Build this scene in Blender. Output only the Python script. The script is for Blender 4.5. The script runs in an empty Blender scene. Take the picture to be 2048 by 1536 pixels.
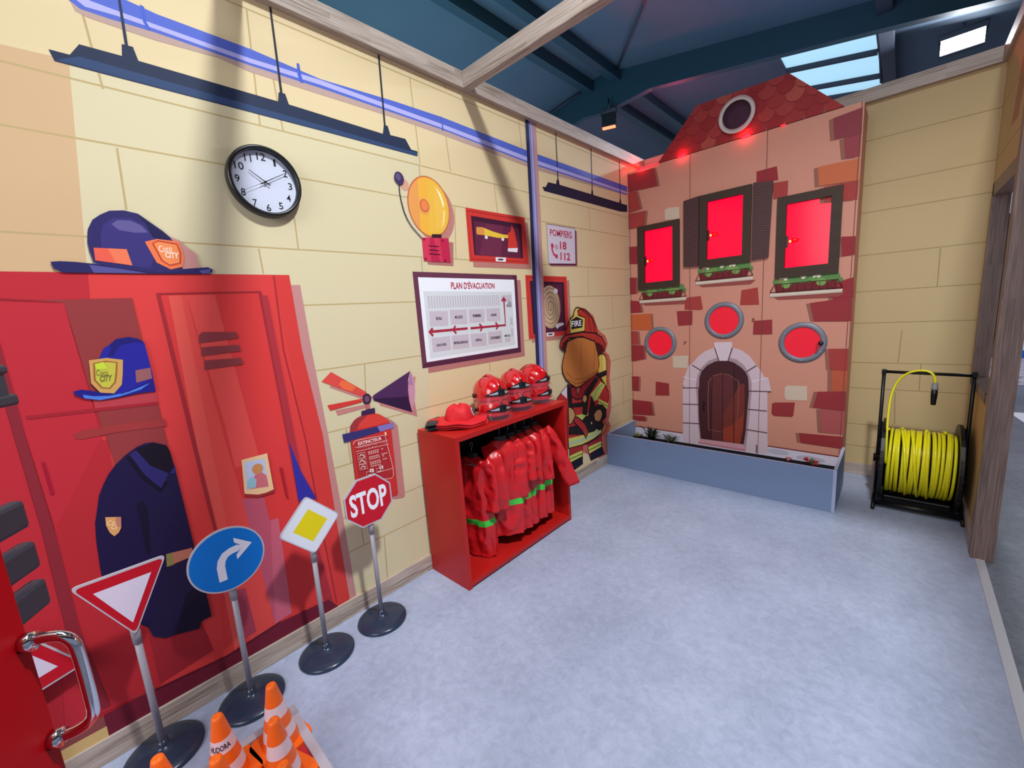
import bpy, bmesh, math, random
from mathutils import Vector, Matrix
from mathutils.geometry import tessellate_polygon
random.seed(7)
PI = math.pi
S = bpy.context.scene
COL = S.collection

# ---------------------------------------------------------------- camera
F_PX = 829.0
RX = (0.73256903, 0.67718743, -0.06899137)
RY = (0.06335839, -0.1687505, -0.98362034)
RZ = (-0.67773766, 0.71619862, -0.1665269)
cd = bpy.data.cameras.new('camera'); cam = bpy.data.objects.new('camera', cd); COL.objects.link(cam)
cd.sensor_fit = 'HORIZONTAL'; cd.sensor_width = 36.0; cd.lens = 36.0 * F_PX / 2048.0
cd.clip_start = 0.02; cd.clip_end = 200
M = Matrix(((RX[0], -RY[0], -RZ[0]), (RX[1], -RY[1], -RZ[1]), (RX[2], -RY[2], -RZ[2]))).to_4x4()
cam.matrix_world = Matrix.Translation((2.082, 0.0, 1.55)) @ M
S.camera = cam

# ---------------------------------------------------------------- world, lights, exposure
w = bpy.data.worlds.new('world'); S.world = w; w.use_nodes = True
w.node_tree.nodes['Background'].inputs[0].default_value = (0.55, 0.62, 0.80, 1)
w.node_tree.nodes['Background'].inputs[1].default_value = 0.40
S.view_settings.view_transform = 'Standard'; S.view_settings.look = 'None'
S.view_settings.exposure = 0.0; S.view_settings.gamma = 1.0; S.view_settings.use_curve_mapping = False

def lamp(name, kind, loc, target, power, color=(1, 1, 1), size=0.3, spot=None, blend=0.6, sy=None):
    l = bpy.data.lights.new(name, kind); l.energy = power; l.color = color
    if kind == 'AREA':
        l.size = size
        if sy: l.shape = 'RECTANGLE'; l.size_y = sy
    else:
        l.shadow_soft_size = size
    if kind == 'SPOT':
        l.spot_size = spot; l.spot_blend = blend
    o = bpy.data.objects.new(name, l); COL.objects.link(o); o.location = loc
    o.rotation_euler = (Vector(target) - Vector(loc)).to_track_quat('-Z', 'Y').to_euler()
    return o

lamp('hall_floodlight_key', 'SPOT', (2.5, 1.0, 4.55), (2.15, 1.2, 0.0), 770, (0.96, 1.0, 1.0), 0.13, spot=math.radians(142), blend=1.0)
lamp('wide_fill', 'AREA', (1.5, -2.5, 2.7), (1.1, 4.0, 0.3), 66, (0.93, 0.96, 1.0), 1.8)  # added soft fill behind the camera, mainly for the house front
lamp('overhead_fill', 'AREA', (1.2, 0.6, 4.5), (1.3, 1.6, 0.0), 14, (0.90, 0.94, 1.0), 1.6)  # added overhead fill, stands for no particular fixture
lamp('hall_floodlight_far', 'AREA', (2.42, 8.15, 4.36), (1.2, 2.0, 2.0), 90, (0.85, 0.92, 1.0), 0.35, sy=0.12)
lamp('hall_floodlight_near', 'SPOT', (0.62, 0.42, 3.30), (0.0, 0.30, 2.85), 2, (0.93, 0.97, 1.0), 0.12, spot=2.2, blend=1.0)
lamp('outer_hall_fill', 'AREA', (5.6, 10.5, 3.7), (4.0, 10.5, 0.0), 170, (0.9, 0.95, 1.0), 1.0)  # unseen lamp added to brighten the hall beyond the opening
lamp('green_uplight', 'SPOT', (-0.6, 0.9, 3.3), (-1.6, 1.8, 5.4), 170, (0.05, 1.0, 0.35), 0.2, spot=1.7, blend=1.0)
lamp('roof_fill', 'AREA', (-2.6, 3.6, 2.4), (-2.2, 4.6, 5.4), 95, (0.42, 0.80, 1.0), 2.4)  # added fill hidden behind the left wall, lifts the dark roof
lamp('blue_uplight', 'SPOT', (1.2, 5.6, 3.4), (0.3, 7.0, 5.1), 46, (0.35, 0.6, 1.0), 0.2, spot=2.2, blend=1.0)

# ---------------------------------------------------------------- helpers
def lin(c):
    c = c / 255.0
    return c / 12.92 if c <= 0.04045 else ((c + 0.055) / 1.055) ** 2.4
MC = {}
def mat(rgb, rough=0.5, metal=0.0, spec=0.5, emit=0.0, coat=0.0, trans=0.0, alpha=1.0, name=None, ergb=None, noise=0.0, nscale=30.0, bump=0.0):
    key = (tuple(rgb), rough, metal, spec, emit, coat, trans, alpha, noise, nscale, bump, ergb)
    if key in MC: return MC[key]
    m = bpy.data.materials.new(name or 'mat_%d_%d_%d' % tuple(int(v) for v in rgb)); m.use_nodes = True
    nt = m.node_tree; b = nt.nodes['Principled BSDF']
    col = tuple(lin(v) for v in rgb) + (1,)
    b.inputs['Base Color'].default_value = col
    b.inputs['Roughness'].default_value = rough; b.inputs['Metallic'].default_value = metal
    b.inputs['Specular IOR Level'].default_value = spec
    b.inputs['Coat Weight'].default_value = coat; b.inputs['Coat Roughness'].default_value = 0.03
    b.inputs['Transmission Weight'].default_value = trans; b.inputs['Alpha'].default_value = alpha
    if emit:
        e = ergb or rgb
        b.inputs['Emission Color'].default_value = tuple(lin(v) for v in e) + (1,)
        b.inputs['Emission Strength'].default_value = emit
    if noise or bump:
        tc = nt.nodes.new('ShaderNodeTexCoord'); n = nt.nodes.new('ShaderNodeTexNoise')
        n.inputs['Scale'].default_value = nscale; n.inputs['Detail'].default_value = 5
        nt.links.new(tc.outputs['Object'], n.inputs['Vector'])
        if noise:
            r = nt.nodes.new('ShaderNodeMapRange'); r.inputs[3].default_value = 1 - noise; r.inputs[4].default_value = 1 + noise
            mx = nt.nodes.new('ShaderNodeVectorMath'); mx.operation = 'SCALE'; mx.inputs[0].default_value = col[:3]
            nt.links.new(n.outputs[0], r.inputs[0]); nt.links.new(r.outputs[0], mx.inputs['Scale'])
            nt.links.new(mx.outputs[0], b.inputs['Base Color'])
        if bump:
            bp = nt.nodes.new('ShaderNodeBump'); bp.inputs['Strength'].default_value = bump; bp.inputs['Distance'].default_value = 0.004
            nt.links.new(n.outputs[0], bp.inputs['Height']); nt.links.new(bp.outputs[0], b.inputs['Normal'])
    MC[key] = m
    return m
def pr(*rgb): return mat(rgb, 0.62, 0, 0.25, name='print_%d_%d_%d' % rgb)

def tag(o, label=None, cat=None, group=None, kind=None):
    if label: o['label'] = label
    if cat: o['category'] = cat
    if group: o['group'] = group
    if kind: o['kind'] = kind
    return o
def thing(name, label, cat, loc=(0, 0, 0), rz=0.0, group=None):
    o = bpy.data.objects.new(name, None); COL.objects.link(o); o.location = loc; o.rotation_euler = (0, 0, rz)
    o.empty_display_size = 0.05
    return tag(o, label, cat, group)
def dup(o, parent=None):
    c = o.copy(); COL.objects.link(c)
    if parent: c.parent = parent
    for ch in list(o.children): dup(ch, c)
    return c

class MB:
    def __init__(s): s.v = []; s.f = []; s.m = []; s.s = []; s.mats = []
    def mi(s, m):
        if m not in s.mats: s.mats.append(m)
        return s.mats.index(m)
    def add(s, vs, fs, m, smooth=False):
        b = len(s.v); s.v += [tuple(v) for v in vs]; k = s.mi(m)
        for f in fs: s.f.append(tuple(b + i for i in f)); s.m.append(k); s.s.append(smooth)
        return s
    def box(s, a, b, m, xf=None):
        (x0, y0, z0), (x1, y1, z1) = a, b
        vs = [(x0,y0,z0),(x1,y0,z0),(x1,y1,z0),(x0,y1,z0),(x0,y0,z1),(x1,y0,z1),(x1,y1,z1),(x0,y1,z1)]
        if xf: vs = [xf @ Vector(v) for v in vs]
        return s.add(vs, [(0,3,2,1),(4,5,6,7),(0,1,5,4),(1,2,6,5),(2,3,7,6),(3,0,4,7)], m)
    def bbox(s, a, b, m, r=0.004, xf=None):      # box with chamfered edges
        bm = bmesh.new(); bmesh.ops.create_cube(bm, size=1)
        for v in bm.verts: v.co = Vector([(a[i]+b[i])/2 + v.co[i]*(b[i]-a[i]) for i in range(3)])
        bmesh.ops.bevel(bm, geom=bm.edges[:], offset=r, segments=2, affect='EDGES', profile=0.5)
        if xf: bmesh.ops.transform(bm, matrix=xf, verts=bm.verts)
        bm.verts.index_update()
        s.add([v.co for v in bm.verts], [[v.index for v in f.verts] for f in bm.faces], m); bm.free(); return s
    def lathe(s, prof, m, c=(0, 0, 0), n=32, axis='z', sx=1.0, sy=1.0, cap=True):
        vs = []; fs = []
        for r, h in prof:
            for i in range(n):
                a = 2*PI*i/n; p = (r*math.cos(a)*sx, r*math.sin(a)*sy, h)
                if axis == 'x': p = (h, p[0], p[1])
                if axis == 'y': p = (p[0], h, p[1])
                vs.append((c[0]+p[0], c[1]+p[1], c[2]+p[2]))
        for k in range(len(prof)-1):
            for i in range(n):
                j = (i+1) % n; fs.append((k*n+i, k*n+j, (k+1)*n+j, (k+1)*n+i))
        if cap:
            if prof[0][0] > 1e-5: fs.append(tuple(range(n))[::-1])
            if prof[-1][0] > 1e-5: fs.append(tuple((len(prof)-1)*n+i for i in range(n)))
        return s.add(vs, fs, m, True)
    def cyl(s, p, q, r, m, n=16, r2=None):
        p, q = Vector(p), Vector(q); return s.tube([p, q], r, m, n, radii=[r, r2 if r2 else r])
    def tube(s, pts, r, m, n=10, radii=None, closed=False, flat=None):
        pts = [Vector(p) for p in pts]; N = len(pts); vs = []; fs = []; up = None
        for i, p in enumerate(pts):
            if closed: t = pts[(i+1) % N] - pts[i-1]
            else: t = pts[min(i+1, N-1)] - pts[max(i-1, 0)]
            t.normalize()
            if up is None:
                up = Vector((0, 0, 1)) if abs(t.z) < 0.9 else Vector((1, 0, 0))
            u = (up - t * up.dot(t)).normalized(); up = u; v = t.cross(u)
            rr = radii[i] if radii else r
            for k in range(n):
                a = 2*PI*k/n; vs.append(p + u*(math.cos(a)*rr) + v*(math.sin(a)*rr*(flat or 1)))
        for i in range(N-1 if not closed else N):
            a, b = i*n, ((i+1) % N)*n
            for k in range(n):
                l = (k+1) % n; fs.append((a+k, a+l, b+l, b+k))
        if not closed:
            fs.append(tuple(range(n))[::-1]); fs.append(tuple((N-1)*n+k for k in range(n)))
        return s.add(vs, fs, m, True)
    def grid(s, fn, nu, nv, m, closed_u=False, smooth=True):
        vs = [fn(i/(nu if closed_u else nu-1), j/(nv-1)) for j in range(nv) for i in range(nu)]
        fs = []
        for j in range(nv-1):
            for i in range(nu if closed_u else nu-1):
                k = (i+1) % nu; fs.append((j*nu+i, j*nu+k, (j+1)*nu+k, (j+1)*nu+i))
        return s.add(vs, fs, m, smooth)
    def extrude(s, poly, fn, d0, d1, m, mside=None):      # polygon in a plane, fn(u,v,d) -> xyz
        n = len(poly); tri = tess(poly)
        s.add([fn(u, v, d1) for u, v in poly] + [fn(u, v, d0) for u, v in poly], [t for t in tri] + [tuple(n+i for i in t[::-1]) for t in tri], m)
        s.add([fn(u, v, d1) for u, v in poly] + [fn(u, v, d0) for u, v in poly], [(i, (i+1) % n, n+(i+1) % n, n+i) for i in range(n)], mside or m)
        return s
    def build(s, name, parent=None, loc=None, bevel=0):
        me = bpy.data.meshes.new(name); me.from_pydata(s.v, [], s.f)
        for m in s.mats: me.materials.append(m)
        me.polygons.foreach_set('material_index', s.m); me.polygons.foreach_set('use_smooth', s.s)
        bm = bmesh.new(); bm.from_mesh(me)
        if not getattr(s, 'flatp', False): bmesh.ops.recalc_face_normals(bm, faces=bm.faces)
        bm.to_mesh(me); bm.free(); me.update()
        o = bpy.data.objects.new(name, me); COL.objects.link(o)
        if parent: o.parent = parent
        if loc: o.location = loc
        if bevel:
            b = o.modifiers.new('bevel', 'BEVEL'); b.width = bevel; b.segments = 2; b.limit_method = 'ANGLE'
        return o

def tess(poly):
    return [tuple(t) for t in tessellate_polygon([[Vector((u, v, 0)) for u, v in poly]])]
def area2(p): return sum(p[i][0]*p[(i+1) % len(p)][1] - p[(i+1) % len(p)][0]*p[i][1] for i in range(len(p)))

STEP = 0.00022
PL_L = lambda u, v, d: (d, u, v)              # left wall: u = y, v = z
PL_B = lambda u, v, d: (u, 4.42 - d, v)       # back wall: u = x
PL_H = lambda u, v, d: (u, 4.08 - d, v)       # toy house front
PL_R = lambda u, v, d: (2.48 - d, u, v)
class Print(MB):
    """flat printed artwork: coloured shapes laid on one another on a plane"""
    def __init__(s, fn, d0=0.0008, step=STEP):
        super().__init__(); s.fn = fn; s.d = d0; s.flatp = True; s.step = step
    def p(s, poly, rgb, m=None):
        if area2(poly) < 0: poly = poly[::-1]
        s.d += s.step
        flip = s.fn(1, 0, 0)[0] > 0 and s.fn(0, 0, 1)[1] < 0
        tri = []
        for t in tess(poly):
            a, b, c = (poly[i] for i in t)
            if (b[0]-a[0])*(c[1]-a[1]) - (b[1]-a[1])*(c[0]-a[0]) < 0: t = t[::-1]
            tri.append(t)
        s.add([s.fn(u, v, s.d) for u, v in poly], tri, m or pr(*rgb)); return s
    def e(s, c, rx, ry, rgb, rot=0.0, n=28, a0=0, a1=2*PI):
        pts = []
        for i in range(n):
            a = a0 + (a1-a0)*i/(n if a1-a0 > 6.28 else n-1); x, y = rx*math.cos(a), ry*math.sin(a)
            pts.append((c[0]+x*math.cos(rot)-y*math.sin(rot), c[1]+x*math.sin(rot)+y*math.cos(rot)))
        return s.p(pts, rgb)
    def l(s, pts, wd, rgb, closed=False):           # stroked line
        s.d += s.step; vs = []; fs = []; P = [Vector(q) for q in pts]; N = len(P)
        if closed: P.append(P[0]); N += 1
        for i in range(N):
            if closed: t = P[(i+1) % (N-1)] - P[(i-1) % (N-1)]
            else: t = P[min(i+1, N-1)] - P[max(i-1, 0)]
            if t.length < 1e-9: t = Vector((1, 0))
            t.normalize(); n = Vector((-t.y, t.x)) * (wd/2)
            vs += [s.fn(*(P[i]+n), s.d), s.fn(*(P[i]-n), s.d)]
        for i in range(N-1): fs.append((2*i, 2*i+1, 2*i+3, 2*i+2))
        s.add(vs, fs, pr(*rgb)); return s
    def t(s, body, quad, rgb, bold=0.0, shear=0.0, m=None):  # lettering fitted into a quad bl, br, tr, tl
        s.d += s.step; V, Fc = text_mesh(body, bold, shear)
        bl, br, tr, tl = [Vector(q) for q in quad]
        out = []
        for x, y in V:
            a = bl.lerp(br, x); b = tl.lerp(tr, x); q = a.lerp(b, y); out.append(s.fn(q.x, q.y, s.d))
        s.add(out, Fc, m or pr(*rgb)); return s
TM = {}
def text_mesh(body, bold=0.0, shear=0.0):
    k = (body, bold, shear)
    if k not in TM:
        c = bpy.data.curves.new('lettering', 'FONT'); c.body = body; c.offset = bold; c.shear = shear; c.resolution_u = 3
        o = bpy.data.objects.new('lettering', c); COL.objects.link(o)
        dg = bpy.context.evaluated_depsgraph_get(); me = o.evaluated_get(dg).to_mesh()
        V = [(v.co.x, v.co.y) for v in me.vertices]; Fc = [tuple(p.vertices) for p in me.polygons]
        o.evaluated_get(dg).to_mesh_clear()
        x0 = min(v[0] for v in V); x1 = max(v[0] for v in V); y0 = min(v[1] for v in V); y1 = max(v[1] for v in V)
        TM[k] = ([((x-x0)/(x1-x0), (y-y0)/(y1-y0)) for x, y in V], Fc)
        bpy.data.objects.remove(o); bpy.data.curves.remove(c)
    return TM[k]
def off(poly, du, dv): return [(u+du, v+dv) for u, v in poly]
def circ(c, r, n=32, ry=None): return [(c[0]+r*math.cos(2*PI*i/n), c[1]+(ry or r)*math.sin(2*PI*i/n)) for i in range(n)]

def wood(name, axis, c1=(176, 160, 148), c2=(136, 118, 104), c3=(194, 182, 174)):
    m = bpy.data.materials.new(name); m.use_nodes = True; nt = m.node_tree; b = nt.nodes['Principled BSDF']; L = nt.links
    tc = nt.nodes.new('ShaderNodeTexCoord'); mp = nt.nodes.new('ShaderNodeMapping'); L.new(tc.outputs['Object'], mp.inputs[0])
    # turn the plank axis onto texture x
    if axis == 'y': mp.inputs['Rotation'].default_value = (0, 0, PI/2)
    if axis == 'z': mp.inputs['Rotation'].default_value = (0, PI/2, 0)
    sx = nt.nodes.new('ShaderNodeSeparateXYZ'); L.new(mp.outputs[0], sx.inputs[0])
    ad = nt.nodes.new('ShaderNodeMath'); ad.operation = 'ADD'; L.new(sx.outputs[1], ad.inputs[0]); L.new(sx.outputs[2], ad.inputs[1])
    cb = nt.nodes.new('ShaderNodeCombineXYZ'); L.new(sx.outputs[0], cb.inputs[0]); L.new(ad.outputs[0], cb.inputs[1])
    br = nt.nodes.new('ShaderNodeTexBrick'); L.new(cb.outputs[0], br.inputs['Vector'])
    br.inputs['Scale'].default_value = 1.0; br.inputs['Brick Width'].default_value = 0.55; br.inputs['Row Height'].default_value = 0.028
    br.inputs['Mortar Size'].default_value = 0.0; br.offset = 0.37
    br.inputs['Color1'].default_value = tuple(lin(v) for v in c1)+(1,); br.inputs['Color2'].default_value = tuple(lin(v) for v in c2)+(1,)
    m2 = nt.nodes.new('ShaderNodeMapping'); m2.inputs['Scale'].default_value = (3, 90, 1); L.new(cb.outputs[0], m2.inputs[0])
    n = nt.nodes.new('ShaderNodeTexNoise'); n.inputs['Scale'].default_value = 1.6; n.inputs['Detail'].default_value = 6; L.new(m2.outputs[0], n.inputs['Vector'])
    rp = nt.nodes.new('ShaderNodeMapRange'); rp.inputs[1].default_value = 0.40; rp.inputs[2].default_value = 0.68; L.new(n.outputs[0], rp.inputs[0])
    mx = nt.nodes.new('ShaderNodeMix'); mx.data_type = 'RGBA'; L.new(rp.outputs[0], mx.inputs[0]); L.new(br.outputs['Color'], mx.inputs[6])
    mx.inputs[7].default_value = tuple(lin(v) for v in c3)+(1,)
    L.new(mx.outputs[2], b.inputs['Base Color']); b.inputs['Roughness'].default_value = 0.5
    return m
W_Y = wood('wood_y', 'y'); W_X = wood('wood_x', 'x'); W_Z = wood('wood_z', 'z', (128, 106, 98), (102, 80, 74), (146, 124, 114))
W_B = wood('wood_baseboard', 'y', (178, 160, 146), (128, 108, 94), (200, 186, 176))
W_BX = wood('wood_baseboard_x', 'x', (178, 160, 146), (128, 108, 94), (200, 186, 176))

def floor_mat(name, c1, c2, rough):
    m = bpy.data.materials.new(name); m.use_nodes = True; nt = m.node_tree; b = nt.nodes['Principled BSDF']; L = nt.links
    tc = nt.nodes.new('ShaderNodeTexCoord')
    n1 = nt.nodes.new('ShaderNodeTexNoise'); n1.inputs['Scale'].default_value = 2.3; n1.inputs['Detail'].default_value = 9; n1.inputs['Roughness'].default_value = 0.62
    n2 = nt.nodes.new('ShaderNodeTexNoise'); n2.inputs['Scale'].default_value = 26; n2.inputs['Detail'].default_value = 8; n2.inputs['Roughness'].default_value = 0.75; n2.inputs['Distortion'].default_value = 0.6
    for n in (n1, n2): L.new(tc.outputs['Object'], n.inputs['Vector'])
    a = nt.nodes.new('ShaderNodeMath'); a.operation = 'MULTIPLY_ADD'; a.inputs[1].default_value = 0.55; L.new(n2.outputs[0], a.inputs[0])
    s2 = nt.nodes.new('ShaderNodeMath'); s2.operation = 'MULTIPLY'; s2.inputs[1].default_value = 0.45; L.new(n1.outputs[0], s2.inputs[0]); L.new(s2.outputs[0], a.inputs[2])
    r = nt.nodes.new('ShaderNodeMapRange'); r.inputs[1].default_value = 0.40; r.inputs[2].default_value = 0.64; L.new(a.outputs[0], r.inputs[0])
    mx = nt.nodes.new('ShaderNodeMix'); mx.data_type = 'RGBA'; L.new(r.outputs[0], mx.inputs[0])
    mx.inputs[6].default_value = tuple(lin(v) for v in c1)+(1,); mx.inputs[7].default_value = tuple(lin(v) for v in c2)+(1,)
    L.new(mx.outputs[2], b.inputs['Base Color']); b.inputs['Roughness'].default_value = rough; b.inputs['Specular IOR Level'].default_value = 0.35
    bp = nt.nodes.new('ShaderNodeBump'); bp.inputs['Strength'].default_value = 0.12; bp.inputs['Distance'].default_value = 0.002
    L.new(n2.outputs[0], bp.inputs['Height']); L.new(bp.outputs[0], b.inputs['Normal'])
    return m

# ---------------------------------------------------------------- room shell
FLOOR = floor_mat('cement_vinyl', (150, 160, 186), (176, 186, 213), 0.42)
FLOOR2 = floor_mat('outer_floor_vinyl', (96, 100, 112), (128, 132, 144), 0.4)
tag(MB().box((-0.03, -2.6, -0.05), (2.48, 4.42, 0.0), FLOOR).build('floor'), kind='structure')
tag(MB().box((2.48, -2.6, -0.05), (7.0, 18.0, -0.002), FLOOR2).build('floor_outside'), kind='structure')
CREAM = mat((224, 204, 162), 0.6, 0, 0.25, noise=0.02, nscale=120, name='cream_wallpaper')
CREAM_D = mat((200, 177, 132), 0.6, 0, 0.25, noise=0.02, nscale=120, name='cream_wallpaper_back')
LINE = (188, 166, 118)
wl = Print(PL_L, 0.00005, 0.00001)
wl.box((-0.03, -2.6, 0), (0, 4.45, 3.0), CREAM)
PALE = (216, 204, 168)
wl.d = 0.0001
wl.p([(0.128,2.496),(0.153,2.493),(0.098,1.793),(0.030,1.168),(-0.022,0.658),(0.035,0.111),(1.333,0.096),(1.590,2.158),(1.554,2.507),(0.998,2.478),(0.530,2.484)], PALE)
wl.p([(-0.089,2.468),(0.171,2.482),(0.095,1.768),(-0.141,1.765)], (208,174,134))
ROWS = [2.878, 2.425, 2.236, 1.914, 1.658, 1.342, 1.024, 0.832, 0.554, 0.356]
wl.d = 0.0002
for z in ROWS:
    y0, y1 = -2.6, 4.08
    if z == 2.878: y0 = 0.0
    wl.l([(y0, z), (y1, z)], 0.0065, LINE)
for seg in ([(0.230,2.653),(0.242,2.416)], [(0.246,2.227),(0.236,2.017)], [(0.817,2.650),(0.827,2.427)], [(0.752,2.873),(0.734,2.428)], [(0.819,2.059),(0.817,1.912)],
            [(0.649,1.908),(0.652,1.800)], [(1.069,1.338),(1.041,1.051)], [(0.921,1.019),(0.922,0.830)], [(0.930,0.476),(0.930,0.354)], [(1.053,0.354),(1.041,0.096)],
            [(1.549,2.884),(1.562,2.434)], [(1.791,2.923),(1.810,2.896)], [(1.770,2.660),(1.786,2.435)], [(1.554,2.429),(1.553,2.367)], [(2.162,2.432),(2.175,2.240)],
            [(1.794,2.238),(1.767,1.912)], [(1.503,1.914),(1.502,1.826)], [(3.339,2.430),(3.350,2.237)], [(3.286,1.915),(3.285,1.661)], [(3.705,1.649),(3.708,1.363)],
            [(2.458,2.899),(2.477,2.708)], [(1.990,1.244),(1.986,1.167)], [(3.885,0.834),(3.879,0.504)], [(2.849,1.635),(2.837,1.410)], [(1.057,2.981),(1.063,2.921)]):
    wl.l(seg, 0.0065, LINE)
wl.flatp = False
tag(wl.build('wall_left'), kind='structure')

wb = Print(PL_B, 0.0001, 0.00001)
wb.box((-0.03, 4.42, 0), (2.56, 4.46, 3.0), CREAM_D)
LB = (165, 142, 98)
for z in (2.66, 2.338, 2.135, 1.812, 1.53, 1.279, 0.957, 0.744, 0.436, 0.247): wb.l([(1.80, z), (2.48, z)], 0.0065, LB)
for seg in ([(2.093,1.218),(2.086,0.964)], [(2.083,0.731),(2.097,0.465)], [(2.259,1.805),(2.261,1.525)], [(2.215,0.960),(2.219,0.745)]): wb.l(seg, 0.0065, LB)
wb.flatp = False
tag(wb.build('wall_back'), kind='structure')

# right wall: header, corner strip and sill wall round the framed opening; it ends in a post near y = 3.3
wr = Print(PL_R, 0.0001, 0.00001)
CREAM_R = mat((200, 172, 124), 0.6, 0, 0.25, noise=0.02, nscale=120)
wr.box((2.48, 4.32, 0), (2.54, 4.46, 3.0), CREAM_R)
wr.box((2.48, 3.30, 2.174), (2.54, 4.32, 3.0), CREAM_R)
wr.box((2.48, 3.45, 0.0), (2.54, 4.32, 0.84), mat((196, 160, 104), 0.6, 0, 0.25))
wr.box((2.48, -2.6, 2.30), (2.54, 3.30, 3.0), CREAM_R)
for z in (2.66, 2.338): wr.l([(2.2, z), (4.42, z)], 0.006, (160,132,92))
wr.p([(3.5, 2.95), (3.72, 2.95), (3.95, 2.42), (3.73, 2.42)], (176,128,100))
wr.l([(4.26, 0.1), (4.30, 2.0)], 0.02, (165,120,70))
wr.flatp = False
tag(wr.build('wall_right'), kind='structure')
wf = MB()
wf.box((2.455, 3.30, 0.0), (2.545, 3.375, 2.93), W_Z)                    # end post
wf.box((2.47, 3.375, 0.84), (2.55, 3.60, 0.90), W_Z); wf.box((2.47, 3.58, 0.84), (2.55, 4.30, 0.90), W_Z)
wf.box((2.47, 3.375, 2.09), (2.55, 4.30, 2.174), W_Z); wf.box((2.47, 4.27, 0.84), (2.55, 4.33, 2.174), W_Z)
wf.box((2.47, 3.42, 0.90), (2.55, 3.46, 2.09), W_Z)
tag(wf.build('window_1'), kind='structure')
tag(MB().box((2.455, 3.30, 0.0), (2.456, 3.3001, 0.01), W_Z).build('trim_6'), kind='structure') if False else None

# baseboards
tag(MB().box((0, -2.6, 0), (0.014, 4.08, 0.098), W_B).build('baseboard_left', bevel=0.002), kind='structure')
tag(MB().box((1.80, 4.404, 0), (2.48, 4.42, 0.098), W_BX).build('baseboard_back', bevel=0.002), kind='structure')
tag(MB().box((2.464, 3.375, 0), (2.48, 4.404, 0.098), W_B).build('baseboard_right', bevel=0.002), kind='structure')
tag(MB().box((2.476, -2.6, 0), (2.512, 3.30, 0.004), mat((196, 196, 204), 0.35, 0, 0.5)).build('threshold_trim'), kind='structure')

# timber frame on top of the walls
def beam(name, a, b, m): return tag(MB().box(a, b, m).build(name, bevel=0.003), kind='structure')
beam('trim_1', (-0.03, -2.6, 2.925), (0.037, 4.38, 3.02), W_Y)
beam('trim_2', (-0.03, 4.38, 2.925), (2.56, 4.46, 3.02), W_X)
beam('trim_3', (2.455, -2.6, 2.925), (2.55, 4.38, 3.02), W_Y)
beam('trim_4', (0.037, 1.912, 2.925), (2.455, 1.97, 3.02), W_X)
beam('trim_5', (0.037, 0.665, 2.925), (2.455, 0.745, 3.02), W_X)

# ---------------------------------------------------------------- hall roof above
def rz(x, z0=5.5): return z0 - 0.18*(x+1.988) if x > -1.988 else z0 + 0.18*(x+1.988)*1.0
ROOFM = mat((74, 88, 104), 0.7, 0, 0.2, noise=0.12, nscale=1.4, name='hall_roof_sheet')
hr = MB()
SKX0, SKX1, SKY0, SKY1 = 0.50, 1.60, 7.2, 10.6
def roofq(x0, x1, y0, y1): hr.add([(x0,y0,rz(x0)),(x1,y0,rz(x1)),(x1,y1,rz(x1)),(x0,y1,rz(x0)),(x0,y0,rz(x0)+.06),(x1,y0,rz(x1)+.06),(x1,y1,rz(x1)+.06),(x0,y1,rz(x0)+.06)],
        [(0,1,2,3),(4,7,6,5),(0,4,5,1),(1,5,6,2),(2,6,7,3),(3,7,4,0)], ROOFM)
roofq(-9, -1.988, -4, 19); roofq(-1.988, SKX0, -4, 19); roofq(SKX1, 8, -4, 19); roofq(SKX0, SKX1, -4, SKY0); roofq(SKX0, SKX1, SKY1, 19)
tag(hr.build('ceiling'), kind='structure')
sk = thing('skylight', 'pale blue roof skylight crossed by dark bars above the toy house', 'skylight', (1.05, 8.9, rz(1.05)))
def rel(o): return lambda x, y, z: (x-o.location[0], y-o.location[1], z-o.location[2])
r_ = rel(sk); g = MB()
SKM = mat((150, 200, 225), 0.5, emit=0.95, ergb=(165, 208, 228), name='skylight_pane')
g.add([r_(SKX0,SKY0,rz(SKX0)+.02), r_(SKX1,SKY0,rz(SKX1)+.02), r_(SKX1,SKY1,rz(SKX1)+.02), r_(SKX0,SKY1,rz(SKX0)+.02)], [(0,1,2,3)], SKM)
g.build('pane', sk)
STEEL = mat((30, 58, 72), 0.55, 0.0, 0.4, name='teal_steel')
DARK = mat((40, 46, 62), 0.6, name='dark_steel')
for y in (8.45, 9.38, 10.0):
    MB().add([r_(SKX0,y,rz(SKX0)-.05), r_(SKX1,y,rz(SKX1)-.05), r_(SKX1,y+.07,rz(SKX1)-.05), r_(SKX0,y+.07,rz(SKX0)-.05),
              r_(SKX0,y,rz(SKX0)+.01), r_(SKX1,y,rz(SKX1)+.01), r_(SKX1,y+.07,rz(SKX1)+.01), r_(SKX0,y+.07,rz(SKX0)+.01)],
             [(0,1,2,3),(4,7,6,5),(0,4,5,1),(1,5,6,2),(2,6,7,3),(3,7,4,0)], DARK).build('bar', sk)
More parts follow.
